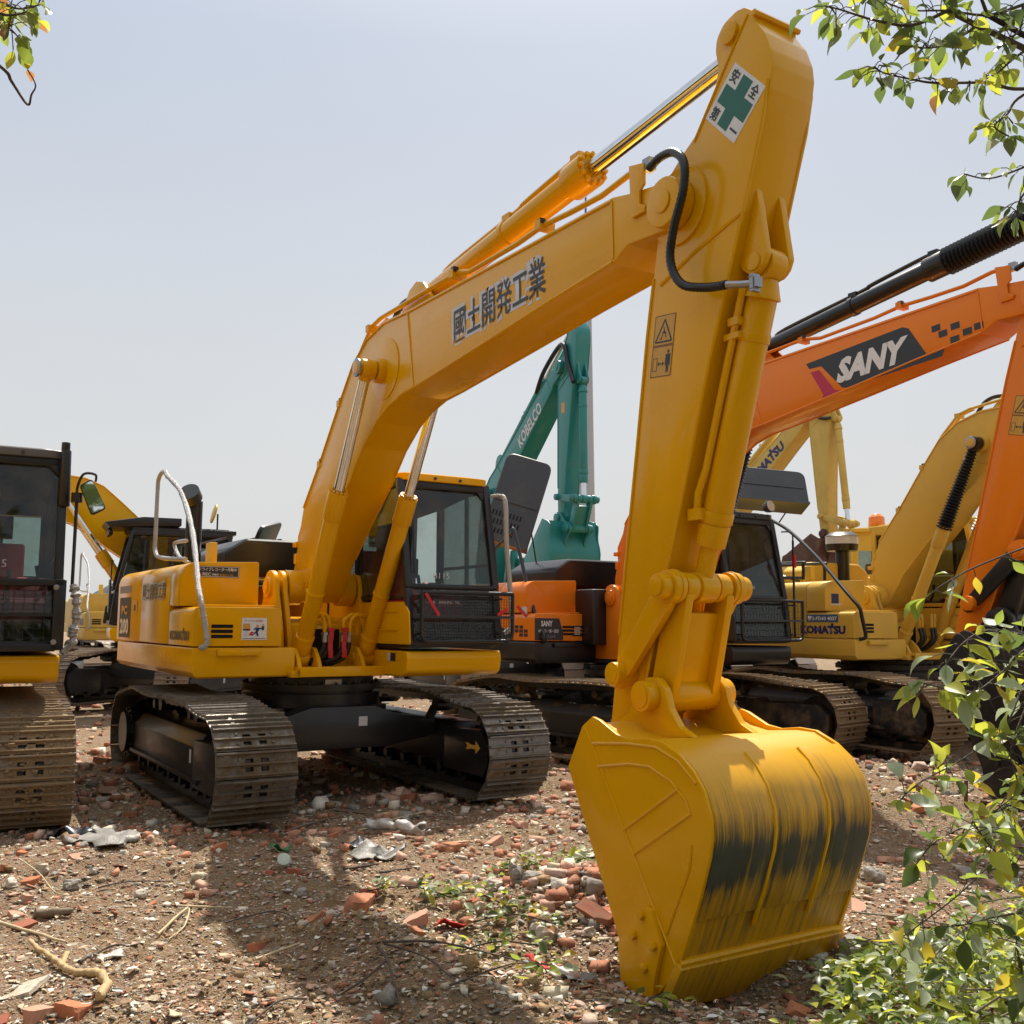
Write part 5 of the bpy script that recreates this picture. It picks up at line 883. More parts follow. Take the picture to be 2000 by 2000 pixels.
# ------------------------------------------------------------------ pieces one can point at
def gz(x,y): return float(gh(np.array([x]),np.array([y]))[0])
BM=[worn('brick_orange',(.52,.19,.09),(.30,.17,.10),.5,.72,0,.85,6),worn('brick_red',(.36,.115,.065),(.26,.15,.09),.5,.75,0,.85,6),worn('brick_pink',(.56,.29,.20),(.48,.38,.28),.45,.7,0,.9,6)]
SM=[worn('stone_grey',(.34,.32,.29),(.22,.17,.11),.5,.75,0,.9,8),worn('stone_pale',(.56,.51,.43),(.36,.28,.18),.45,.7,0,.9,8),worn('stone_tan',(.42,.33,.22),(.28,.2,.12),.5,.7,0,.9,8)]
def rock_mesh(seed,kind):
    rn=random.Random(seed); b=bmesh.new()
    if kind=='stone':
        bmesh.ops.create_icosphere(b,subdivisions=3,radius=.5); o=Vector((rn.uniform(0,50),rn.uniform(0,50),rn.uniform(0,50)))
        for v in b.verts:
            d=v.co.normalized(); v.co=d*(.42+.20*mnoise.noise(d*1.3+o)+.10*mnoise.noise(d*3.1+o)+.04*mnoise.noise(d*8+o)); v.co.z*=.72; v.co.y*=.85
            v.co.x=max(-.42,min(.42,v.co.x)); v.co.z=min(v.co.z,.27)
    else:
        bmesh.ops.create_cube(b,size=1); sx,sy,sz=(1,.62,.42) if kind=='brick' else (1,.36,.13)
        if kind=='slabstone': sx,sy,sz=1,.7,.10
        bmesh.ops.subdivide_edges(b,edges=b.edges[:],cuts=5,use_grid_fill=True); o=Vector((rn.uniform(0,50),rn.uniform(0,50),rn.uniform(0,50))); k=rn.choice((-1,1))
        pl=[(Vector((k*rn.uniform(.6,1),rn.uniform(-.6,.6),rn.uniform(-.2,.6))).normalized(),rn.uniform(.32,.46)),(Vector((-k,rn.uniform(-1,1),rn.uniform(-.5,.8))).normalized(),rn.uniform(.44,.6))]
        for v in b.verts:
            for nn,dd in pl:
                e=v.co.dot(nn)-dd
                if e>0: v.co-=nn*e*.9+nn*.05*mnoise.noise(v.co*5+o)
            v.co=Vector((v.co.x*sx,v.co.y*sy,v.co.z*sz)); v.co+=Vector((mnoise.noise(v.co*7+o),mnoise.noise(v.co*7+o+Vector((9,0,0))),mnoise.noise(v.co*7+o+Vector((0,9,0)))))*.022
    me=bpy.data.meshes.new('m'); b.to_mesh(me); b.free(); me.shade_smooth(); me.set_sharp_from_angle(angle=R(24)); return me
ROCKS={k:[rock_mesh(i*7+3,k) for i in range(6 if k!='slab' else 2)] for k in ('brick','stone','slab','slabstone')}
NM=dict(brick='brick_fragment',stone='stone',slab='brick_slab',slabstone='concrete_slab'); CT=dict(brick='brick',stone='stone',slab='brick',slabstone='concrete slab')
DEBRIS=[('brick', -2.01, 7.12, 0.124, 'lone orange brick chunk in front of the left track of the big excavator'),
('brick', -1.55, 6.95, 0.071, None),
('brick', -1.5, 6.49, 0.073, None),
('brick', -1.36, 6.54, 0.12, None),
('brick', 0.24, 6.06, 0.143, 'upright orange brick half leaning beside the grey boulder left of the bucket'),
('brick', 0.34, 6.14, 0.138, 'broken orange brick with a cracked face, left of the bucket'),
('brick', 0.54, 6.46, 0.132, 'thin orange brick shard leaning against the bucket side'),
('slab', 0.45, 5.51, 0.259, 'long dark red brick slab sloping down beside the bucket'),
('stone', 0.47, 6.73, 0.076, 'small pale yellow stone on top of the brick heap'),
('stone', 0.04, 5.95, 0.158, 'tall grey stone at the left end of the brick heap'),
('stone', 0.13, 5.88, 0.15, 'tan boulder under leaves between grey stone and orange brick'),
('stone', -0.08, 6.05, 0.136, 'pale round boulder left of the brick heap'),
('stone', 0.18, 5.37, 0.181, 'large rough pale boulder below the brick heap'),
('brick', 0.55, 5.93, 0.091, None),
('brick', 0.53, 5.61, 0.075, None),
('stone', 0.1, 5.64, 0.063, None),
('stone', 0.25, 5.6, 0.069, None),
('stone', 0.41, 5.38, 0.099, None),
('stone', 0.47, 5.09, 0.068, None),
('stone', 0.54, 5.05, 0.057, None),
('brick', -0.85, 5.87, 0.222, 'flat orange brick with pale dust on the rubble patch'),
('brick', -0.82, 6.09, 0.125, None),
('brick', -1.02, 5.78, 0.065, None),
('brick', -1.04, 5.48, 0.095, 'orange brown brick lump at the edge of the soil ridge'),
('brick', -0.96, 5.57, 0.103, None),
('stone', -0.9, 5.29, 0.081, None),
('stone', -1.24, 6.19, 0.101, 'light grey stone alone on the bare soil'),
('stone', -1.05, 6.08, 0.081, None),
('stone', -1.13, 6.06, 0.056, None),
('stone', -1.19, 5.12, 0.073, None),
('stone', -1.06, 5.34, 0.093, None),
('brick', -1.26, 5.25, 0.124, None),
('brick', -0.11, 7.46, 0.153, 'round pinkish orange brick disc on the rubble'),
('brick', -0.4, 7.05, 0.166, None),
('brick', -0.35, 7.33, 0.135, None),
('brick', -0.49, 5.54, 0.147, 'flat pink brick piece beside the green twigs'),
('brick', -0.48, 5.27, 0.108, None),
('brick', -0.2, 5.84, 0.101, None),
('brick', 0.08, 7.88, 0.145, None),
('stone', -1.22, 7.11, 0.109, None),
('brick', -0.65, 9.61, 0.197, 'dark brick lying in the shade under the excavator'),
('brick', -0.94, 9.37, 0.173, None),
('brick', -0.78, 10.38, 0.138, None),
('brick', -1.68, 9.86, 0.171, None),
('stone', -1.07, 9.45, 0.068, None),
('brick', -1.28, 7.47, 0.092, None),
('brick', -1.73, 8.54, 0.131, None),
('brick', -1.72, 8.22, 0.101, None),
('brick', -3.12, 6.38, 0.111, None),
('brick', -3.2, 6.78, 0.076, None),
('stone', -2.86, 6.33, 0.129, 'pale squared stone block in the left rubble row'),
('brick', -2.83, 6.13, 0.107, 'orange stone block in the left rubble row'),
('stone', -2.91, 6.06, 0.111, 'whitish flat stone at the left edge'),
('stone', -2.59, 6.13, 0.138, 'rough dark grey stone in the left rubble row'),
('stone', -2.55, 6.34, 0.071, None),
('stone', -2.47, 6.28, 0.071, None),
('stone', -2.16, 6.08, 0.093, 'domed grey stone with a white stick on it'),
('brick', -2.05, 5.97, 0.061, 'small bright orange brick beside the domed stone'),
('brick', -2.73, 6.52, 0.127, None),
('brick', -2.65, 5.59, 0.131, 'flat pink brick slab at the left edge'),
('brick', -2.53, 5.44, 0.111, None),
('brick', -2.36, 5.73, 0.059, None),
('brick', -2.74, 5.88, 0.078, None),
('stone', -2.93, 7.09, 0.094, None),
('stone', -3.07, 7.25, 0.067, None),
('stone', -2.51, 5.73, 0.059, None),
('brick', -1.88, 4.18, 0.15, 'large pink brick at the bottom left corner'),
('brick', -2.01, 4.18, 0.086, None),
('brick', -1.76, 4.24, 0.13, None),
('stone', -1.78, 4.38, 0.045, None),
('slabstone', -2.07, 4.46, 0.251, 'big pale concrete slab sunk in soil near the bottom left corner'),
('brick', 3.5, 8.91, 0.219, 'long pale red brick on the berm right of the bucket'),
('stone', 3.31, 8.67, 0.151, 'grey angular stone beside the long pale red brick'),
('brick', 3.29, 8.28, 0.144, None),
('brick', 3.28, 8.4, 0.077, None),
('stone', 3.15, 8.23, 0.084, None),
('brick', 4.77, 13.11, 0.174, 'dark red brick by the muddy right track'),
('stone', 4.74, 12.46, 0.191, 'white stone on the dry mud right of the bucket'),
('brick', 5.04, 12.97, 0.159, None),
('stone', 5.16, 12.98, 0.146, None),
('stone', 3.78, 8.87, 0.136, None),
('stone', 2.34, 6.67, 0.205, 'flat grey slab right of the bucket'),
('stone', 1.69, 5.12, 0.209, 'large rough grey rock behind the bucket lip'),
('brick', 2.7, 7.35, 0.173, None),
('brick', 3.1, 6.63, 0.149, 'pink stone under the leafy bush'),
('brick', 3.4, 7.9, 0.105, None),
('stone', 1.46, 4.75, 0.097, None),
('brick', 1.53, 4.82, 0.074, None),
('brick', 1.2, 4.35, 0.111, None),
('brick', 2.0, 5.95, 0.152, None),
('stone', 3.01, 6.83, 0.175, None),
('brick', -4.34, 11.32, 0.231, None),
('brick', -3.87, 10.58, 0.238, None),
('stone', -3.93, 10.4, 0.213, 'pale grey slab among bricks beside the left track'),
('brick', -3.39, 9.64, 0.177, None),
('brick', -3.41, 10.1, 0.155, None),
('brick', -3.72, 9.48, 0.194, None),
('brick', -3.43, 9.22, 0.16, None),
('stone', -3.81, 10.95, 0.168, None),
('brick', -3.02, 9.23, 0.17, None),
('brick', -4.28, 10.74, 0.165, None),
('brick', -4.32, 11.96, 0.159, None),
('stone', -5.1, 13.18, 0.121, None),
('brick', -6.09, 15.03, 0.169, None),
('brick', -7.71, 18.52, 0.189, None),
('brick', -3.07, 8.85, 0.154, None),
('brick', -3.13, 8.49, 0.13, None),
('brick', 0.27, 9.95, 0.102, None),
('stone', 0.49, 10.97, 0.135, None),
('brick', 0.82, 12.25, 0.125, None),]
MARKS=[('the front left track',-1.75,7.3),('the cut off left track',-3.3,7.8),('the front right track',.1,8.3),('the bucket',.85,5.6),('the soil ridge',-.75,5.25),('the crooked yellow branch',-2.0,4.8),('the white plastic bag',-.84,7.6),('the grey tarpaulin scrap',-2.9,7.3),('the red rag',-.3,5.46),('the big pale boulder',.2,5.4),('the flat orange brick',-.85,6.0),('the domed grey stone',-2.1,6.1),('the concrete slab',-2.2,4.6),('the berm right of the bucket',3.3,8.6),('the leafy heap',1.7,4.0),('the rusty rod',3.75,8.46),('the left rubble row',-2.8,6.3),('the mint disc',-1.45,6.63)]
SEEN=set()
def place(o,kind,mt,x,y,S):
    col=mt.name.split('_')[1]; w={'brick':col+' brick fragment','stone':('pale ' if col=='pale' else col+' ')+'stone','slab':'brick slab','slabstone':'slab'}[kind]; mk=sorted(MARKS,key=lambda q:math.hypot(q[1]-x,q[2]-y))
    for n,a,b in mk[:6]:
        dx,dy=x-a,y-b; d=math.hypot(dx,dy); far='just ' if d<.35 else '' if d<1.2 else 'well '; dr=('right of ' if dx>0 else 'left of ') if abs(dx)>abs(dy) else ('behind ' if dy>0 else 'in front of ')
        for sz in (('small ' if S<.08 else 'fist sized ' if S<.12 else 'large '),('flat ' if o.scale[2]<S else 'thick ')):
            l=f'{sz}{w} lying {far}{dr}{n}'
            if l not in SEEN: SEEN.add(l); return l
    return l
rn=random.Random(5)
for kind,x,y,s,lab in DEBRIS:
    me=rn.choice(ROCKS[kind]); l=lab or ''
    me=me.copy(); mats=BM if kind in('brick','slab') else SM
    mt=mats[1] if 'red' in l or 'dark' in l else mats[2] if 'pink' in l else mats[0] if ('orange' in l) else rn.choice(mats)
    if mats is SM: mt=SM[1] if ('pale' in l or 'white' in l) else SM[0] if 'grey' in l else SM[2] if 'tan' in l else rn.choice(SM)
    me.materials.append(mt); o=link(NM[kind],me); S=s*rn.uniform(.80,.98); o.scale=(S,S,S*rn.uniform(.8,1.15))
    hz_=.30*S if kind=='stone' else .16*S if kind=='brick' else .05*S
    o.location=(x,y,gz(x,y)+hz_*.55); o.rotation_euler=(rn.uniform(-.35,.35),rn.uniform(-.35,.35),rn.uniform(0,6.28))
    if l.startswith('upright') or l.startswith('thin') or l.startswith('tall'): o.rotation_euler=(.3,1.0,.9); o.location.z+=.22*S
    if kind=='slab': o.rotation_euler=(.5,.28,-.75); o.location.z+=.06
    if lab: tag(o,lab,CT[kind],'loose bricks and stones on the yard'); SEEN.add(lab)
    else: tag(o,place(o,kind,mt,x,y,S),CT[kind],'loose bricks and stones on the yard')
BARK=plain('pale_stripped_wood',(.50,.36,.18),.7,0,0,.3,60); DBARK=plain('dark_twig_bark',(.085,.065,.05),.8,0,0,.4,80); REED=plain('dry_reed',(.55,.45,.27),.6); RUSTR=plain('rusty_rod',(.16,.06,.035),.8); LOGB=plain('grey_brown_bark',(.23,.18,.13),.85,0,0,.5,50); FILM=plain('white_plastic_film',(.52,.50,.48),.35,0,.2,.6,30); TARP=plain('grey_tarpaulin',(.21,.20,.18),.5,0,0,.4,20); BLKS=plain('black_plastic_sheet',(.02,.022,.03),.35); REDC=plain('red_rag',(.50,.03,.02),.8); GREENC=plain('green_net_scrap',(.02,.20,.07),.7); YELC=plain('yellow_foam',(.60,.55,.20),.9); MINT=plain('pale_mint_plastic',(.50,.60,.52),.5)
def stick(name,pts,r,mat,label,cat='stick',lift=.02,fork=None):
    p=[Vector((x,y,gz(x,y)+lift)) for x,y in pts]; q=crom(p,6); L=len(q); rk=random.Random(len(pts)); m=MB(); q=[p_+Vector((rk.gauss(0,r*.12),rk.gauss(0,r*.12),rk.gauss(0,r*.1))) for p_ in q]; m.tube(q,[r*(.85 if mat is DBARK else 1)*(1-.6*i/L)*rk.uniform(.75,1.2) for i in range(L)],7)
    if fork: f=[Vector((x,y,gz(x,y)+lift)) for x,y in fork]; m.tube(crom(f,5),[r*.5]*(5*(len(f)-1)+1),6)
    return tag(m.build(name,mat,smooth=60),label,cat,'sticks and twigs on the ground')
stick('branch',[(-2.38,5.19),(-2.23,4.96),(-2.1,4.81),(-2.03,4.75),(-1.93,4.68),(-1.81,4.62),(-1.74,4.53),(-1.69,4.38),(-1.68,4.3)][::-1],.024,BARK,'crooked stripped yellow branch lying at the lower left','branch',.03,[(-2.03,4.75),(-2.06,4.86),(-2.09,4.95)])
stick('reed',[(-2.73,5.46),(-2.46,5.35),(-2.22,5.22)],.011,REED,'straight pale reed stalk left of the crooked yellow branch')
stick('log',[(-2.55,5.57),(-2.35,5.61)],.030,LOGB,'short grey brown stick, thick, in the left rubble','stick',.03)
stick('twig',[(-1.99,4.84),(-2.01,5.04),(-1.95,5.17),(-1.88,5.15)],.010,DBARK,'curved dark twig right of the crooked yellow branch')
stick('twig',[(-2.43,6.13),(-2.3,6.26),(-2.05,6.33)],.007,DBARK,'long thin dark twig behind the left rubble row')
stick('wire',[(-3.06,6.45),(-2.82,6.21),(-2.58,5.88),(-2.46,5.83),(-2.19,5.82)],.005,REED,'thin pale vine bent over the left rubble row','vine',.05)
stick('twig',[(-1.81,5.37),(-1.81,5.85),(-1.73,5.55),(-1.74,5.33)],.008,REED,'small forked dry root at the shadow edge')
stick('reed',[(-1.89,5.93),(-1.58,5.88)],.008,REED,'short dry reed inside the boom shadow')
stick('reed',[(-1.72,8.05),(-1.56,8.33),(-1.33,8.72)],.011,LOGB,'dry stick just right of the front left track')
stick('reed',[(-1.14,7.75),(-.9,8.35),(-.68,8.82)],.010,REED,'long dry reed crossing the shade before the white plastic')
stick('reed',[(-1.53,8.91),(-.84,8.58),(-.1,8.45)],.008,LOGB,'thin brown reed in the shade under the excavator')
stick('stick',[(-1.05,6.53),(-.84,6.65)],.013,DBARK,'short dark brown stick in front of the grey crumpled sheet'); stick('stick',[(-.81,6.45),(-.62,6.59)],.012,DBARK,'short brown stick right of the grey crumpled sheet')
stick('twig',[(-1.49,5.47),(-1.26,5.52),(-1.11,5.37),(-1.05,5.14)],.006,DBARK,'arched dark twig on the shaded soil','twig',.06); stick('reed',[(-1.2,4.94),(-1.02,5.10)],.008,REED,'pale reed at the foot of the soil ridge')
stick('branch',[(-.6,4.78),(-.53,4.55),(-.45,4.26),(-.41,4.08)],.011,DBARK,'dark branch running to the bottom edge of the picture','twig',.05,[(-.53,4.55),(-.62,4.42),(-.70,4.3)]); stick('twig',[(-.58,4.79),(-.33,4.75),(-.12,4.72),(.15,4.62)],.008,DBARK,'dark twig lying level in front of the dry leaves','twig',.07); stick('twig',[(-.57,4.79),(-.37,4.59),(-.24,4.35)],.007,DBARK,'dark slanted twig over the dry leaves','twig',.06); stick('twig',[(-.24,4.3),(.01,4.56),(.15,4.69)],.006,DBARK,'fine twig pointing at the bucket teeth','twig',.06); stick('twig',[(-1.05,4.12),(-.96,4.36),(-.85,4.42)],.007,DBARK,'thin dark twig at the bottom edge, on sunlit soil')
m=MB(); m.cyl((3.75,8.46,gz(3.75,8.46)-.1),(3.77,8.47,gz(3.75,8.46)+.20),.016,8); tag(m.build('iron_rod',RUSTR),'short rusty iron rod standing in the dirt right of the bucket','iron rod')
def sheet(name,c,L,Wd,rot,mat,label,cat,amp=.05,seed=1,nx=16,ny=8,roll=0,hole=None):
    rk=np.random.RandomState(seed); m=MB(); v=[]; ca,sa=math.cos(rot),math.sin(rot)
    for i in range(nx+1):
        for j in range(ny+1):
            a=(i/nx-.5)*L*(1+.10*math.sin(j*1.7+seed)); b=(j/ny-.5)*Wd*(1+.25*math.sin(i*.9+seed)); z=amp*(mnoise.noise(Vector((a*9,b*9,seed)))+.5*mnoise.noise(Vector((a*23,b*23,seed))))
            if roll: t=(j/ny)*6.0; rr=roll*(1+.25*math.sin(i*.8+seed)); b=rr*math.cos(t); z=rr+rr*.8*math.sin(t)+amp*.3*mnoise.noise(Vector((a*16,b*16,seed)))
            x=c[0]+a*ca-b*sa; y=c[1]+a*sa+b*ca; v.append((x,y,gz(x,y)+.012+max(z,-.012)+amp*.35))
    m.add(v,[(i*(ny+1)+j,(i+1)*(ny+1)+j,(i+1)*(ny+1)+j+1,i*(ny+1)+j+1) for i in range(nx) for j in range(ny)]); o=m.build(name,mat,smooth=50); sm=o.modifiers.new('thickness','SOLIDIFY'); sm.thickness=.004; return tag(o,label,cat,'plastic and cloth litter')
sheet('plastic_bag',(-.84,7.62),.55,.14,-.62,FILM,'long white rolled plastic bag on the sunlit rubble','plastic bag',.05,3,22,10,.045)
sheet('tarpaulin',(-2.88,7.28),.50,.34,-.35,TARP,'grey tarpaulin scrap beside the left track','tarpaulin',.045,5,12,8); sheet('plastic_sheet',(-3.15,7.45),.36,.22,.1,BLKS,'black plastic sheet half under the grey tarpaulin','plastic sheet',.07,8,10,6)
sheet('crumpled_sheet',(-.90,7.0),.36,.22,-.5,TARP,'grey crumpled stiff sheet lying before the white plastic bag','sheet',.08,11,12,8); sheet('black_scrap',(-1.06,7.2),.20,.10,.2,BLKS,'small black scrap behind the grey crumpled sheet','plastic scrap',.06,4,8,5)
sheet('red_rag',(-.30,5.46),.17,.09,-.3,REDC,'bright red rag among the green twigs','rag',.05,6,8,5); sheet('red_scrap',(.13,4.86),.10,.08,.5,REDC,'small pinkish red plastic scrap left of the bucket teeth','plastic scrap',.06,9,6,5); sheet('green_scrap',(-1.58,7.1),.13,.08,.1,GREENC,'green net scrap near the front left track','net scrap',.05,2,8,5); sheet('foam_piece',(-.97,8.46),.12,.09,.4,YELC,'pale yellow foam piece in the shade','foam',.05,7,6,5); sheet('paper_scrap',(.27,4.82),.16,.08,-1.0,FILM,'white torn plastic scrap left of the side cutter','plastic scrap',.05,12,8,5)
sheet('paper_scrap',(-1.93,5.02),.14,.07,.5,FILM,'white paper scrap by the curved dark twig','paper',.03,14,8,5); sheet('paper_scrap',(4.47,10.1),.13,.10,.2,FILM,'white scrap on the mud before the black bucket','paper',.04,15,8,5); sheet('paper_scrap',(-1.35,4.25),.12,.05,1.9,REED,'curled pale bark flake at the bottom edge','bark',.03,16,8,5)
m=MB(); x,y=-1.45,6.63; m.cyl((x,y,gz(x,y)+.05),(x+.01,y-.03,gz(x,y)+.075),.042,16); tag(m.build('plastic_disc',MINT,bevel=.005),'round pale mint disc on small orange bricks','plastic disc','plastic and cloth litter')
# ------------------------------------------------------------------ leaves
def leafmat(name,top,tl=.55):
    m,n,l,b=nodes(name); o=n['Material Output']; g=n.new('ShaderNodeNewGeometry'); c=n.new('ShaderNodeObjectInfo'); hsv=n.new('ShaderNodeHueSaturation'); r=n.new('ShaderNodeMapRange'); r.inputs[3].default_value=.7; r.inputs[4].default_value=1.25; l.new(c.outputs['Random'],r.inputs[0]); l.new(r.outputs[0],hsv.inputs['Value']); hsv.inputs['Color'].default_value=(*top,1)
    under=tuple(.45*t+.55*w for t,w in zip(top,(.34,.42,.28))); x=mix(n,l,g.outputs['Backfacing'],hsv.outputs[0],under); l.new(x,b.inputs['Base Color']); b.inputs['Roughness'].default_value=.38; b.inputs['Specular IOR Level'].default_value=.6
    t=n.new('ShaderNodeBsdfTranslucent'); l.new(mix(n,l,.5,hsv.outputs[0],tuple(min(1,q*2.1) for q in top)),t.inputs[0]); s=n.new('ShaderNodeMixShader'); s.inputs[0].default_value=tl; l.new(b.outputs[0],s.inputs[1]); l.new(t.outputs[0],s.inputs[2]); l.new(s.outputs[0],o.inputs[0]); return m
LM=[leafmat('green_leaf',(.22,.28,.04)),leafmat('dark_green_leaf',(.08,.12,.03)),leafmat('lime_leaf',(.42,.44,.05)),leafmat('yellow_leaf',(.42,.33,.03)),leafmat('russet_leaf',(.34,.15,.05)),leafmat('grey_green_leaf',(.38,.44,.28),.3)]
def leaf_mesh(mat,wd,seed,curl):
    m=MB(); rk=random.Random(seed); N=6; wp=[0,.55,.92,1,.78,.42,0]; v=[];f=[]
    for i in range(N+1):
        t=i/N; z=curl*.35*math.sin(t*2.2)-curl*.4*t*t
        v+= [(t,-wp[i]*wd/2,z+abs(wp[i])*.10*(1+curl)),(t,0,z),(t,wp[i]*wd/2,z+abs(wp[i])*.10*(1+curl))]
    for i in range(N): f+=[(3*i,3*i+3,3*i+4,3*i+1),(3*i+1,3*i+4,3*i+5,3*i+2)]
    v+=[(-.22,.008,.02),(-.22,-.008,.02),(.02,.006,0),(.02,-.006,0)]; k=len(v)-4; f.append((k,k+1,k+3,k+2))
    m.add(v,f); me=bpy.data.meshes.new('leaf'); me.from_pydata(m.v,[],m.f); me.shade_smooth(); me.materials.append(mat); return me
LEAVES=[[leaf_mesh(mt,w_,i*5+j,c_) for j,(w_,c_) in enumerate(((.55,.2),(.62,.5),(.46,-.3)))] for i,mt in enumerate(LM)]
def put_leaf(par,base,d,up,L,kind,name='leaf'):
    d=Vector(d).normalized(); up=Vector(up); y=up.cross(d)
    if y.length<1e-4: y=Vector((1,0,0)).cross(d)
    y.normalize(); z=d.cross(y); o=bpy.data.objects.new(name,LEAVES[kind][rl.randrange(3)]); COL.objects.link(o); o.parent=par
    M=Matrix((d,y,z)).transposed().to_4x4(); M=M@Matrix.Scale(L,4); M.translation=Vector(base)+d*L*.2; o.matrix_local=par.matrix_basis.inverted()@M if par else M; return o
rl=random.Random(21)
TR = [[(1.86, 2.89, 3.59), (1.52, 2.81, 3.42), (1.39, 2.77, 3.36), (1.25, 2.72, 3.34), (1.11, 2.67, 3.31), (0.99, 2.62, 3.32)], [(1.39, 2.77, 3.36), (1.31, 2.73, 3.28), (1.2, 2.69, 3.21), (1.11, 2.64, 3.18)], [(1.87, 3.03, 3.32), (1.52, 2.84, 3.17), (1.39, 2.79, 3.16), (1.22, 2.74, 3.13), (1.15, 2.74, 3.14), (1.05, 2.69, 3.13), (1.02, 2.69, 3.15)], [(1.76, 2.91, 3.44), (1.52, 2.83, 3.28), (1.42, 2.79, 3.19), (1.35, 2.74, 3.14)], [(1.77, 2.93, 3.29), (1.52, 2.84, 3.15), (1.45, 2.8, 3.07), (1.39, 2.76, 3.01), (1.43, 2.76, 2.98)], [(1.89, 2.95, 3.12), (1.62, 2.86, 2.98), (1.53, 2.87, 2.94), (1.4, 2.82, 2.88), (1.3, 2.77, 2.87)], [(1.77, 2.87, 2.93), (1.52, 2.78, 2.84), (1.44, 2.73, 2.78), (1.43, 2.74, 2.73)], [(1.25, 2.72, 3.34), (1.13, 2.68, 3.27), (1.01, 2.63, 3.25), (0.89, 2.58, 3.25), (0.85, 2.58, 3.26)], [(1.39, 2.77, 3.36), (1.32, 2.71, 3.42), (1.23, 2.71, 3.46)], [(1.52, 2.81, 3.42), (1.48, 2.77, 3.31), (1.41, 2.73, 3.26)]]
TL = [[(-1.79, 2.8, 3.5), (-1.52, 2.72, 3.36), (-1.42, 2.68, 3.3), (-1.33, 2.63, 3.28)], [(-1.73, 2.82, 3.38), (-1.52, 2.73, 3.28), (-1.44, 2.68, 3.24), (-1.41, 2.69, 3.21)], [(-1.73, 2.82, 3.35), (-1.49, 2.74, 3.16), (-1.46, 2.75, 3.12), (-1.41, 2.75, 3.05), (-1.4, 2.75, 3.08), (-1.39, 2.75, 3.11), (-1.41, 2.74, 3.15)], [(-1.58, 2.72, 3.34), (-1.45, 2.68, 3.28), (-1.36, 2.63, 3.26)]]
TB = [[(1.79, 3.23, 1.46), (1.6, 3.14, 1.4), (1.48, 3.05, 1.27), (1.33, 3.01, 1.18), (1.19, 2.97, 1.12), (1.13, 2.97, 1.07)], [(1.71, 3.12, 1.56), (1.54, 3.03, 1.5), (1.45, 2.98, 1.44), (1.34, 2.94, 1.38), (1.26, 2.94, 1.39), (1.17, 2.88, 1.41)], [(1.77, 3.23, 1.5), (1.6, 3.12, 1.54), (1.43, 3.02, 1.56), (1.33, 2.97, 1.52), (1.26, 2.93, 1.46)], [(1.74, 3.09, 1.86), (1.55, 2.99, 1.81), (1.36, 2.95, 1.74), (1.25, 2.9, 1.69), (1.2, 2.91, 1.65)], [(1.85, 3.38, 1.01), (1.64, 3.29, 0.93), (1.47, 3.2, 0.82), (1.36, 3.21, 0.72), (1.21, 3.22, 0.61)], [(1.79, 3.27, 1.09), (1.59, 3.18, 1.04), (1.42, 3.08, 1.0), (1.28, 3.09, 0.93), (1.22, 3.1, 0.86)], [(1.72, 3.16, 1.17), (1.54, 3.07, 1.09), (1.42, 3.03, 1.02)], [(1.74, 3.32, 0.67), (1.53, 3.22, 0.68), (1.4, 3.22, 0.65), (1.32, 3.33, 0.61)], [(1.63, 3.1, 0.84), (1.46, 2.99, 0.88), (1.39, 2.99, 0.94), (1.34, 2.98, 1.01)], [(1.57, 3.04, 1.38), (1.51, 3.0, 1.31), (1.45, 2.96, 1.21), (1.47, 2.97, 1.13)], [(1.62, 3.14, 0.46), (1.49, 3.03, 0.57), (1.47, 3.02, 0.68)]]
def kindpick(w): return rl.choices(range(6),w)[0]
def bough(tree,pts,r,wts,n,L,droop,first=0.25,pos=None,end_n=3):
    q=crom([Vector(p) for p in pts],6); k=len(q); m=MB(); m.tube(q,[max(r*(1-.85*i/k),.0022) for i in range(k)],6); inv=tree.matrix_basis.inverted(); m.v=[tuple(inv@Vector(v)) for v in m.v]; b=m.build('branch',DBARK,tree,smooth=60)
    tw=MB(); todo=[]
    for i in range(n):
        t=first+(1-first)*(rl.random()**.8); a=q[min(int(t*(k-1)),k-1)]; d=Vector((rl.gauss(0,1),rl.gauss(0,1),rl.gauss(0,.7))).normalized(); e=a+d*rl.uniform(.01,.07); tw.tube([a,(a+e)/2+Vector((0,0,.006)),e],.0015,4); todo.append((e,d))
    for i in range(end_n): todo.append((q[-1],(q[-1]-q[-3]).normalized()+Vector((rl.gauss(0,.6),rl.gauss(0,.6),rl.gauss(0,.5)))))
    tw.v=[tuple(inv@Vector(v)) for v in tw.v]
    if tw.v: tag(tw.build('twig',DBARK,b,smooth=0),kind='stuff')
    M0=tree.matrix_basis.inverted()
    for e,d in todo:
        dd=Vector(d)*.6+Vector((0,0,-droop))+Vector((rl.gauss(0,.25),rl.gauss(0,.25),rl.gauss(0,.15))); dd.normalize(); up=Vector((rl.gauss(0,.55),rl.gauss(0,.55),1)); y=up.cross(dd); y=y.normalized() if y.length>1e-4 else Vector((1,0,0)); z=dd.cross(y)
        o=bpy.data.objects.new('leaf',LEAVES[kindpick(wts)][rl.randrange(3)]); COL.objects.link(o); o.parent=b; M=Matrix((dd,y,z)).transposed().to_4x4()@Matrix.Scale(L*rl.uniform(.5,1.3),4); M.translation=e; o.matrix_local=M0@M
    return b
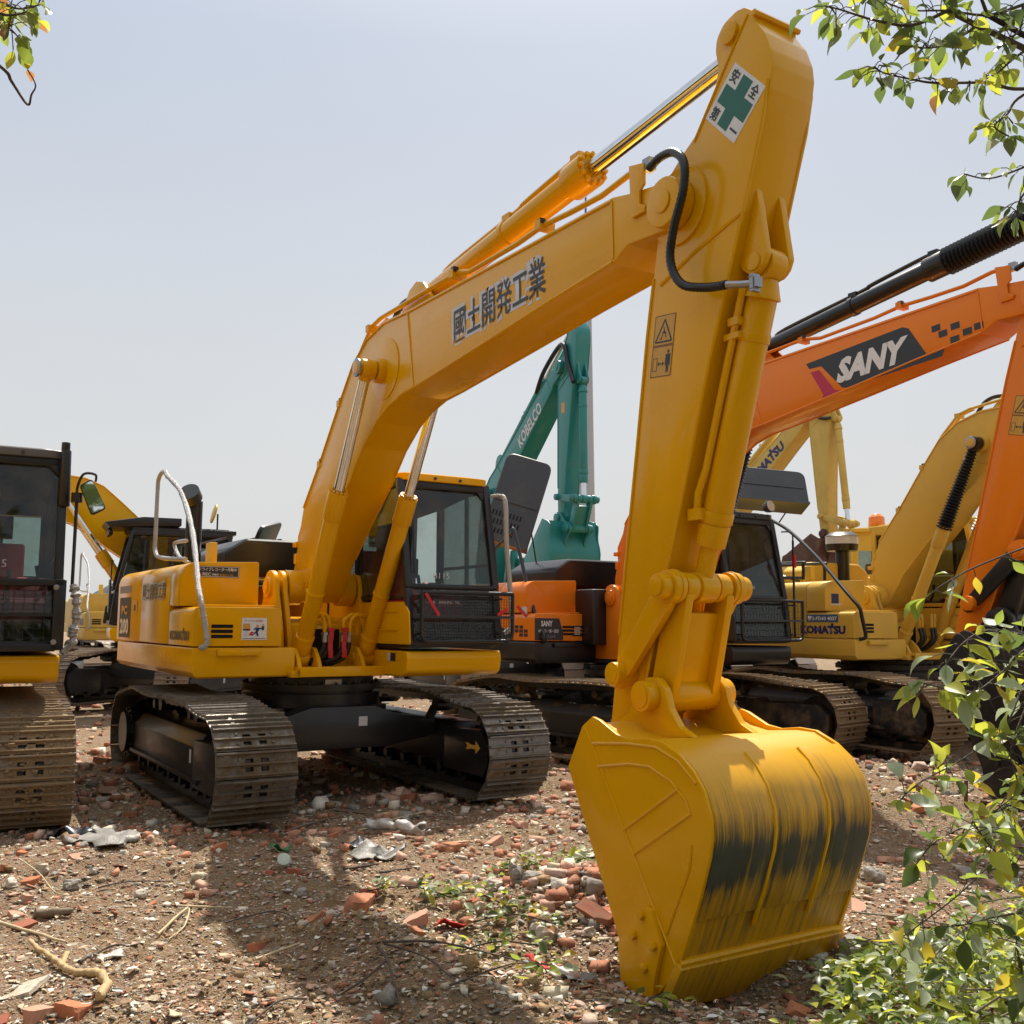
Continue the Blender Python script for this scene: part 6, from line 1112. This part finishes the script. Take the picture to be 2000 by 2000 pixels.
def tree(loc,label,boughs,trunk,limb_from,wts,ns,L,droop,name='tree'):
    t=thing(name,loc,0,label,'tree' if name=='tree' else 'bush'); l=Vector(loc); m=MB(); q=crom([Vector(p)-l for p in trunk],6); k=len(q); m.tube(q,[.11*(1-.6*i/k) for i in range(k)],12); m.build('trunk',LOGB,t,smooth=60)
    for i,b in enumerate(boughs):
        if limb_from is not None: m=MB(); a=Vector(limb_from); e=Vector(b[0]); m.tube([p-l for p in crom([a,(a*.6+e*.4)+Vector((0,0,.12)),e],6)],[.020-.013*j/12 for j in range(13)],7); m.build('limb',DBARK,t,smooth=60)
        bough(t,b,.006,wts,ns[i] if isinstance(ns,list) else ns,L,droop)
    return t
TREE_R=tree((2.95,3.7,gz(2.95,3.7)),'tree at the right edge with leafy twigs hanging into the top right corner',TR,[(2.95,3.7,-.1),(2.9,3.65,1.5),(2.75,3.5,3.0),(2.6,3.35,4.3)],(2.75,3.5,3.0),[4,5,1.4,.35,.1,.3],[40,32,34,16,16,10,14,26,16,16],.064,.55)
TREE_L=tree((-3.0,3.5,gz(-3.0,3.5)),'tree at the left edge with a few russet leaves in the top left corner',TL,[(-3.0,3.5,-.1),(-2.95,3.45,1.6),(-2.8,3.3,3.2),(-2.6,3.2,4.2)],(-2.8,3.3,3.2),[4,3,2,2.2,2.6,.3],[22,14,0,14],.058,.5)
bs_t=thing('bush',(2.55,3.5,gz(2.55,3.5)),0,'leafy bush at the right edge reaching over the rubble beside the bucket','bush')
for i,b in enumerate(TB):
    base=(2.35+.05*(i%4),3.3+.05*(i%3),gz(2.4,3.4)); l=Vector(bs_t.location); m=MB(); e=Vector(b[0]); a=Vector(base); m.tube([p-l for p in crom([a,a*.5+e*.5+Vector((.12,.05,.1)),e],6)],[.009-.0045*j/12 for j in range(13)],7); m.build('stem',DBARK,bs_t,smooth=60)
    bough(bs_t,b,.0042,[4,2,3.2,1.6,.15,3.2],[34,46,26,7,40,32,28,36,32,40,36][i],.074,.28,.12)
# heap of cut leafy twigs at the lower right: big leaves one by one, the rest as one mass
def crown(par,c,rad,n,s,name='crown'):
    m=MB(); l=Vector(par.location) if par else Vector((0,0,0))
    for i in range(n):
        d=Vector((rl.gauss(0,1),rl.gauss(0,1),rl.gauss(0,1))).normalized()*(rl.random()**.4); k=1+.25*mnoise.noise(d*2.3+Vector(c)); p=Vector(c)+Vector((d.x*rad[0],d.y*rad[1],d.z*rad[2]))*k-l; a=Vector((rl.gauss(0,1),rl.gauss(0,1),rl.gauss(0,.6))).normalized(); b=a.cross(Vector((rl.gauss(0,1),rl.gauss(0,1),rl.gauss(0,1)))).normalized(); q=s*rl.uniform(.6,1.3); m.add([p-a*q,p-b*q*.45,p+a*q,p+b*q*.45],[(0,1,2,3)])
    return m
for t_,c_,r_ in ((TREE_R,(2.6,1.2,5.7),(2.3,2.2,1.4)),(TREE_L,(-2.7,1.0,5.8),(2.3,2.2,1.5))): tag(crown(t_,c_,r_,2600,.10).build('crown',LM[1],t_,smooth=0),kind='stuff')
m=MB()
for i in range(13):
    for j in range(2): w=crown(None,(-19+rl.uniform(-1,1)-4*j,-6+2.6*i,2.6+rl.uniform(-.4,.6)),(1.9,1.9,2.8),420,.42); m.add(w.v,w.f)
for i in range(14): w=crown(None,(-16+2.6*i,-9+rl.uniform(-1.5,1.5),2.8),(1.9,1.7,3.0),420,.42); m.add(w.v,w.f)
tag(m.build('tree_belt',LM[1],smooth=0),kind='stuff')
hp=thing('twig_heap',(1.85,3.9,gz(1.85,3.9)),0,'heap of cut green leafy twigs on the ground right of the bucket teeth','twig heap')
l=Vector(hp.location); m=MB()
def heap_h(x,y): return .62*float(np.exp(-((x-2.0)/.72)**2-((y-3.5)/.95)**2))+.06
def heap_pt():
    while True:
        x=rl.uniform(.95,2.5); y=rl.uniform(2.7,5.2); 
        if y> 5.4-1.1*(2.0-x if x<2 else 0)-.2*rl.random(): continue
        if x<1.02+.22*(y-3)*.9-.0 and rl.random()<.9: continue
        return x,y
for i in range(70):
    x,y=heap_pt(); x=max(x,1.5+.2*rl.random()); a=rl.uniform(0,6.28); z=gz(x,y)+heap_h(x,y)*rl.uniform(.3,1.1); L_=rl.uniform(.25,.7); d=Vector((math.cos(a),math.sin(a),rl.uniform(-.1,.35))); p=Vector((x,y,z)); m.tube([q-l for q in crom([p-d*L_*.5,p+Vector((0,0,.03)),p+d*L_*.5],4)],.0035,5)
m.build('stem',LOGB,hp,smooth=60)
wts=[4,1.2,4,1.2,.15,4]
def heap_leaf():
    x,y=heap_pt(); z=gz(x,y)+heap_h(x,y)*(rl.random()**.7)*1.1+.01; d=Vector((rl.gauss(0,1),rl.gauss(0,1),rl.gauss(0,.45))).normalized(); up=Vector((rl.gauss(0,.5),rl.gauss(0,.5),1)); y_=up.cross(d).normalized(); M=Matrix((d,y_,d.cross(y_))).transposed().to_4x4()@Matrix.Scale(.062*rl.uniform(.55,1.3),4); M.translation=Vector((x,y,z))-l; return M
for i in range(290):
    o=bpy.data.objects.new('leaf',LEAVES[kindpick(wts)][rl.randrange(3)]); COL.objects.link(o); o.parent=hp; o.matrix_local=heap_leaf()
for kd in (0,1,2,5):
    src=LEAVES[kd][0]; sv=[v.co.copy() for v in src.vertices]; sf=[tuple(p.vertices) for p in src.polygons]; m=MB()
    for i in range(1150): M=heap_leaf(); m.add([M@v for v in sv],sf)
    me=bpy.data.meshes.new('foliage'); me.from_pydata(m.v,[],m.f); me.shade_smooth(); me.materials.append(LM[kd]); tag(link('foliage',me,hp),kind='stuff')
def ground_twig(x,y,a,L_,n,label,wts):
    t=thing('leafy_twig',(x,y,gz(x,y)),0,label,'twig','cut leafy twigs on the ground'); d=Vector((math.cos(a),math.sin(a),0)); s=Vector((-d.y,d.x,0)); m=MB(); q=crom([Vector((0,0,.03))-d*L_/2,s*.05+Vector((0,0,.07)),d*L_/2+Vector((0,0,.05))],6); m.tube(q,.004,6); b=m.build('stem',DBARK,t,smooth=60)
    for i in range(int(n*1.6)):
        p=q[rl.randrange(len(q))]+Vector((rl.gauss(0,.05),rl.gauss(0,.05),rl.uniform(-.01,.05))); dd=Vector((rl.gauss(0,1),rl.gauss(0,1),rl.gauss(0,.3))).normalized(); up=Vector((rl.gauss(0,.5),rl.gauss(0,.5),1)); y_=up.cross(dd).normalized(); o=bpy.data.objects.new('leaf',LEAVES[kindpick(wts)][rl.randrange(3)]); COL.objects.link(o); o.parent=b; M=Matrix((dd,y_,dd.cross(y_))).transposed().to_4x4()@Matrix.Scale(.068*rl.uniform(.6,1.2),4); M.translation=p; o.matrix_local=M
GT=[(-.58,5.95,-.4,.55,34,'dull olive leafy twig beside the flat orange brick'),(-.22,5.75,-.6,.5,30,'olive leafy twig just behind the red rag'),(.02,5.42,-.2,.45,26,'pale green leafy twig right of the red rag'),(-.06,5.02,.2,.5,30,'pale leafy twig in front of the large pale boulder'),(.22,6.55,.1,.5,40,'dark green leafy twig behind the brick heap'),(.52,6.70,.3,.45,36,'dark green leafy twig touching the bucket side'),(.02,6.45,.5,.3,18,'small dark green leafy twig at the left of the brick heap'),(.95,3.75,1.2,.35,26,'upright fresh green sprig in front of the bucket teeth'),(1.02,3.9,.2,.3,20,'lime green sprig beside the upright fresh one'),(.62,4.3,.4,.2,10,'few dark leaves in front of the side cutter'),(1.45,3.35,.1,.4,26,'green sprig at the bottom edge right of the bucket'),(.12,4.55,.7,.22,12,'few russet and olive leaves near the small red scrap')]
for i,g_ in enumerate(GT): ground_twig(*g_,[2,4,1,.6,.8,2] if i<7 else [4,1.5,4,1,.4,1.5])
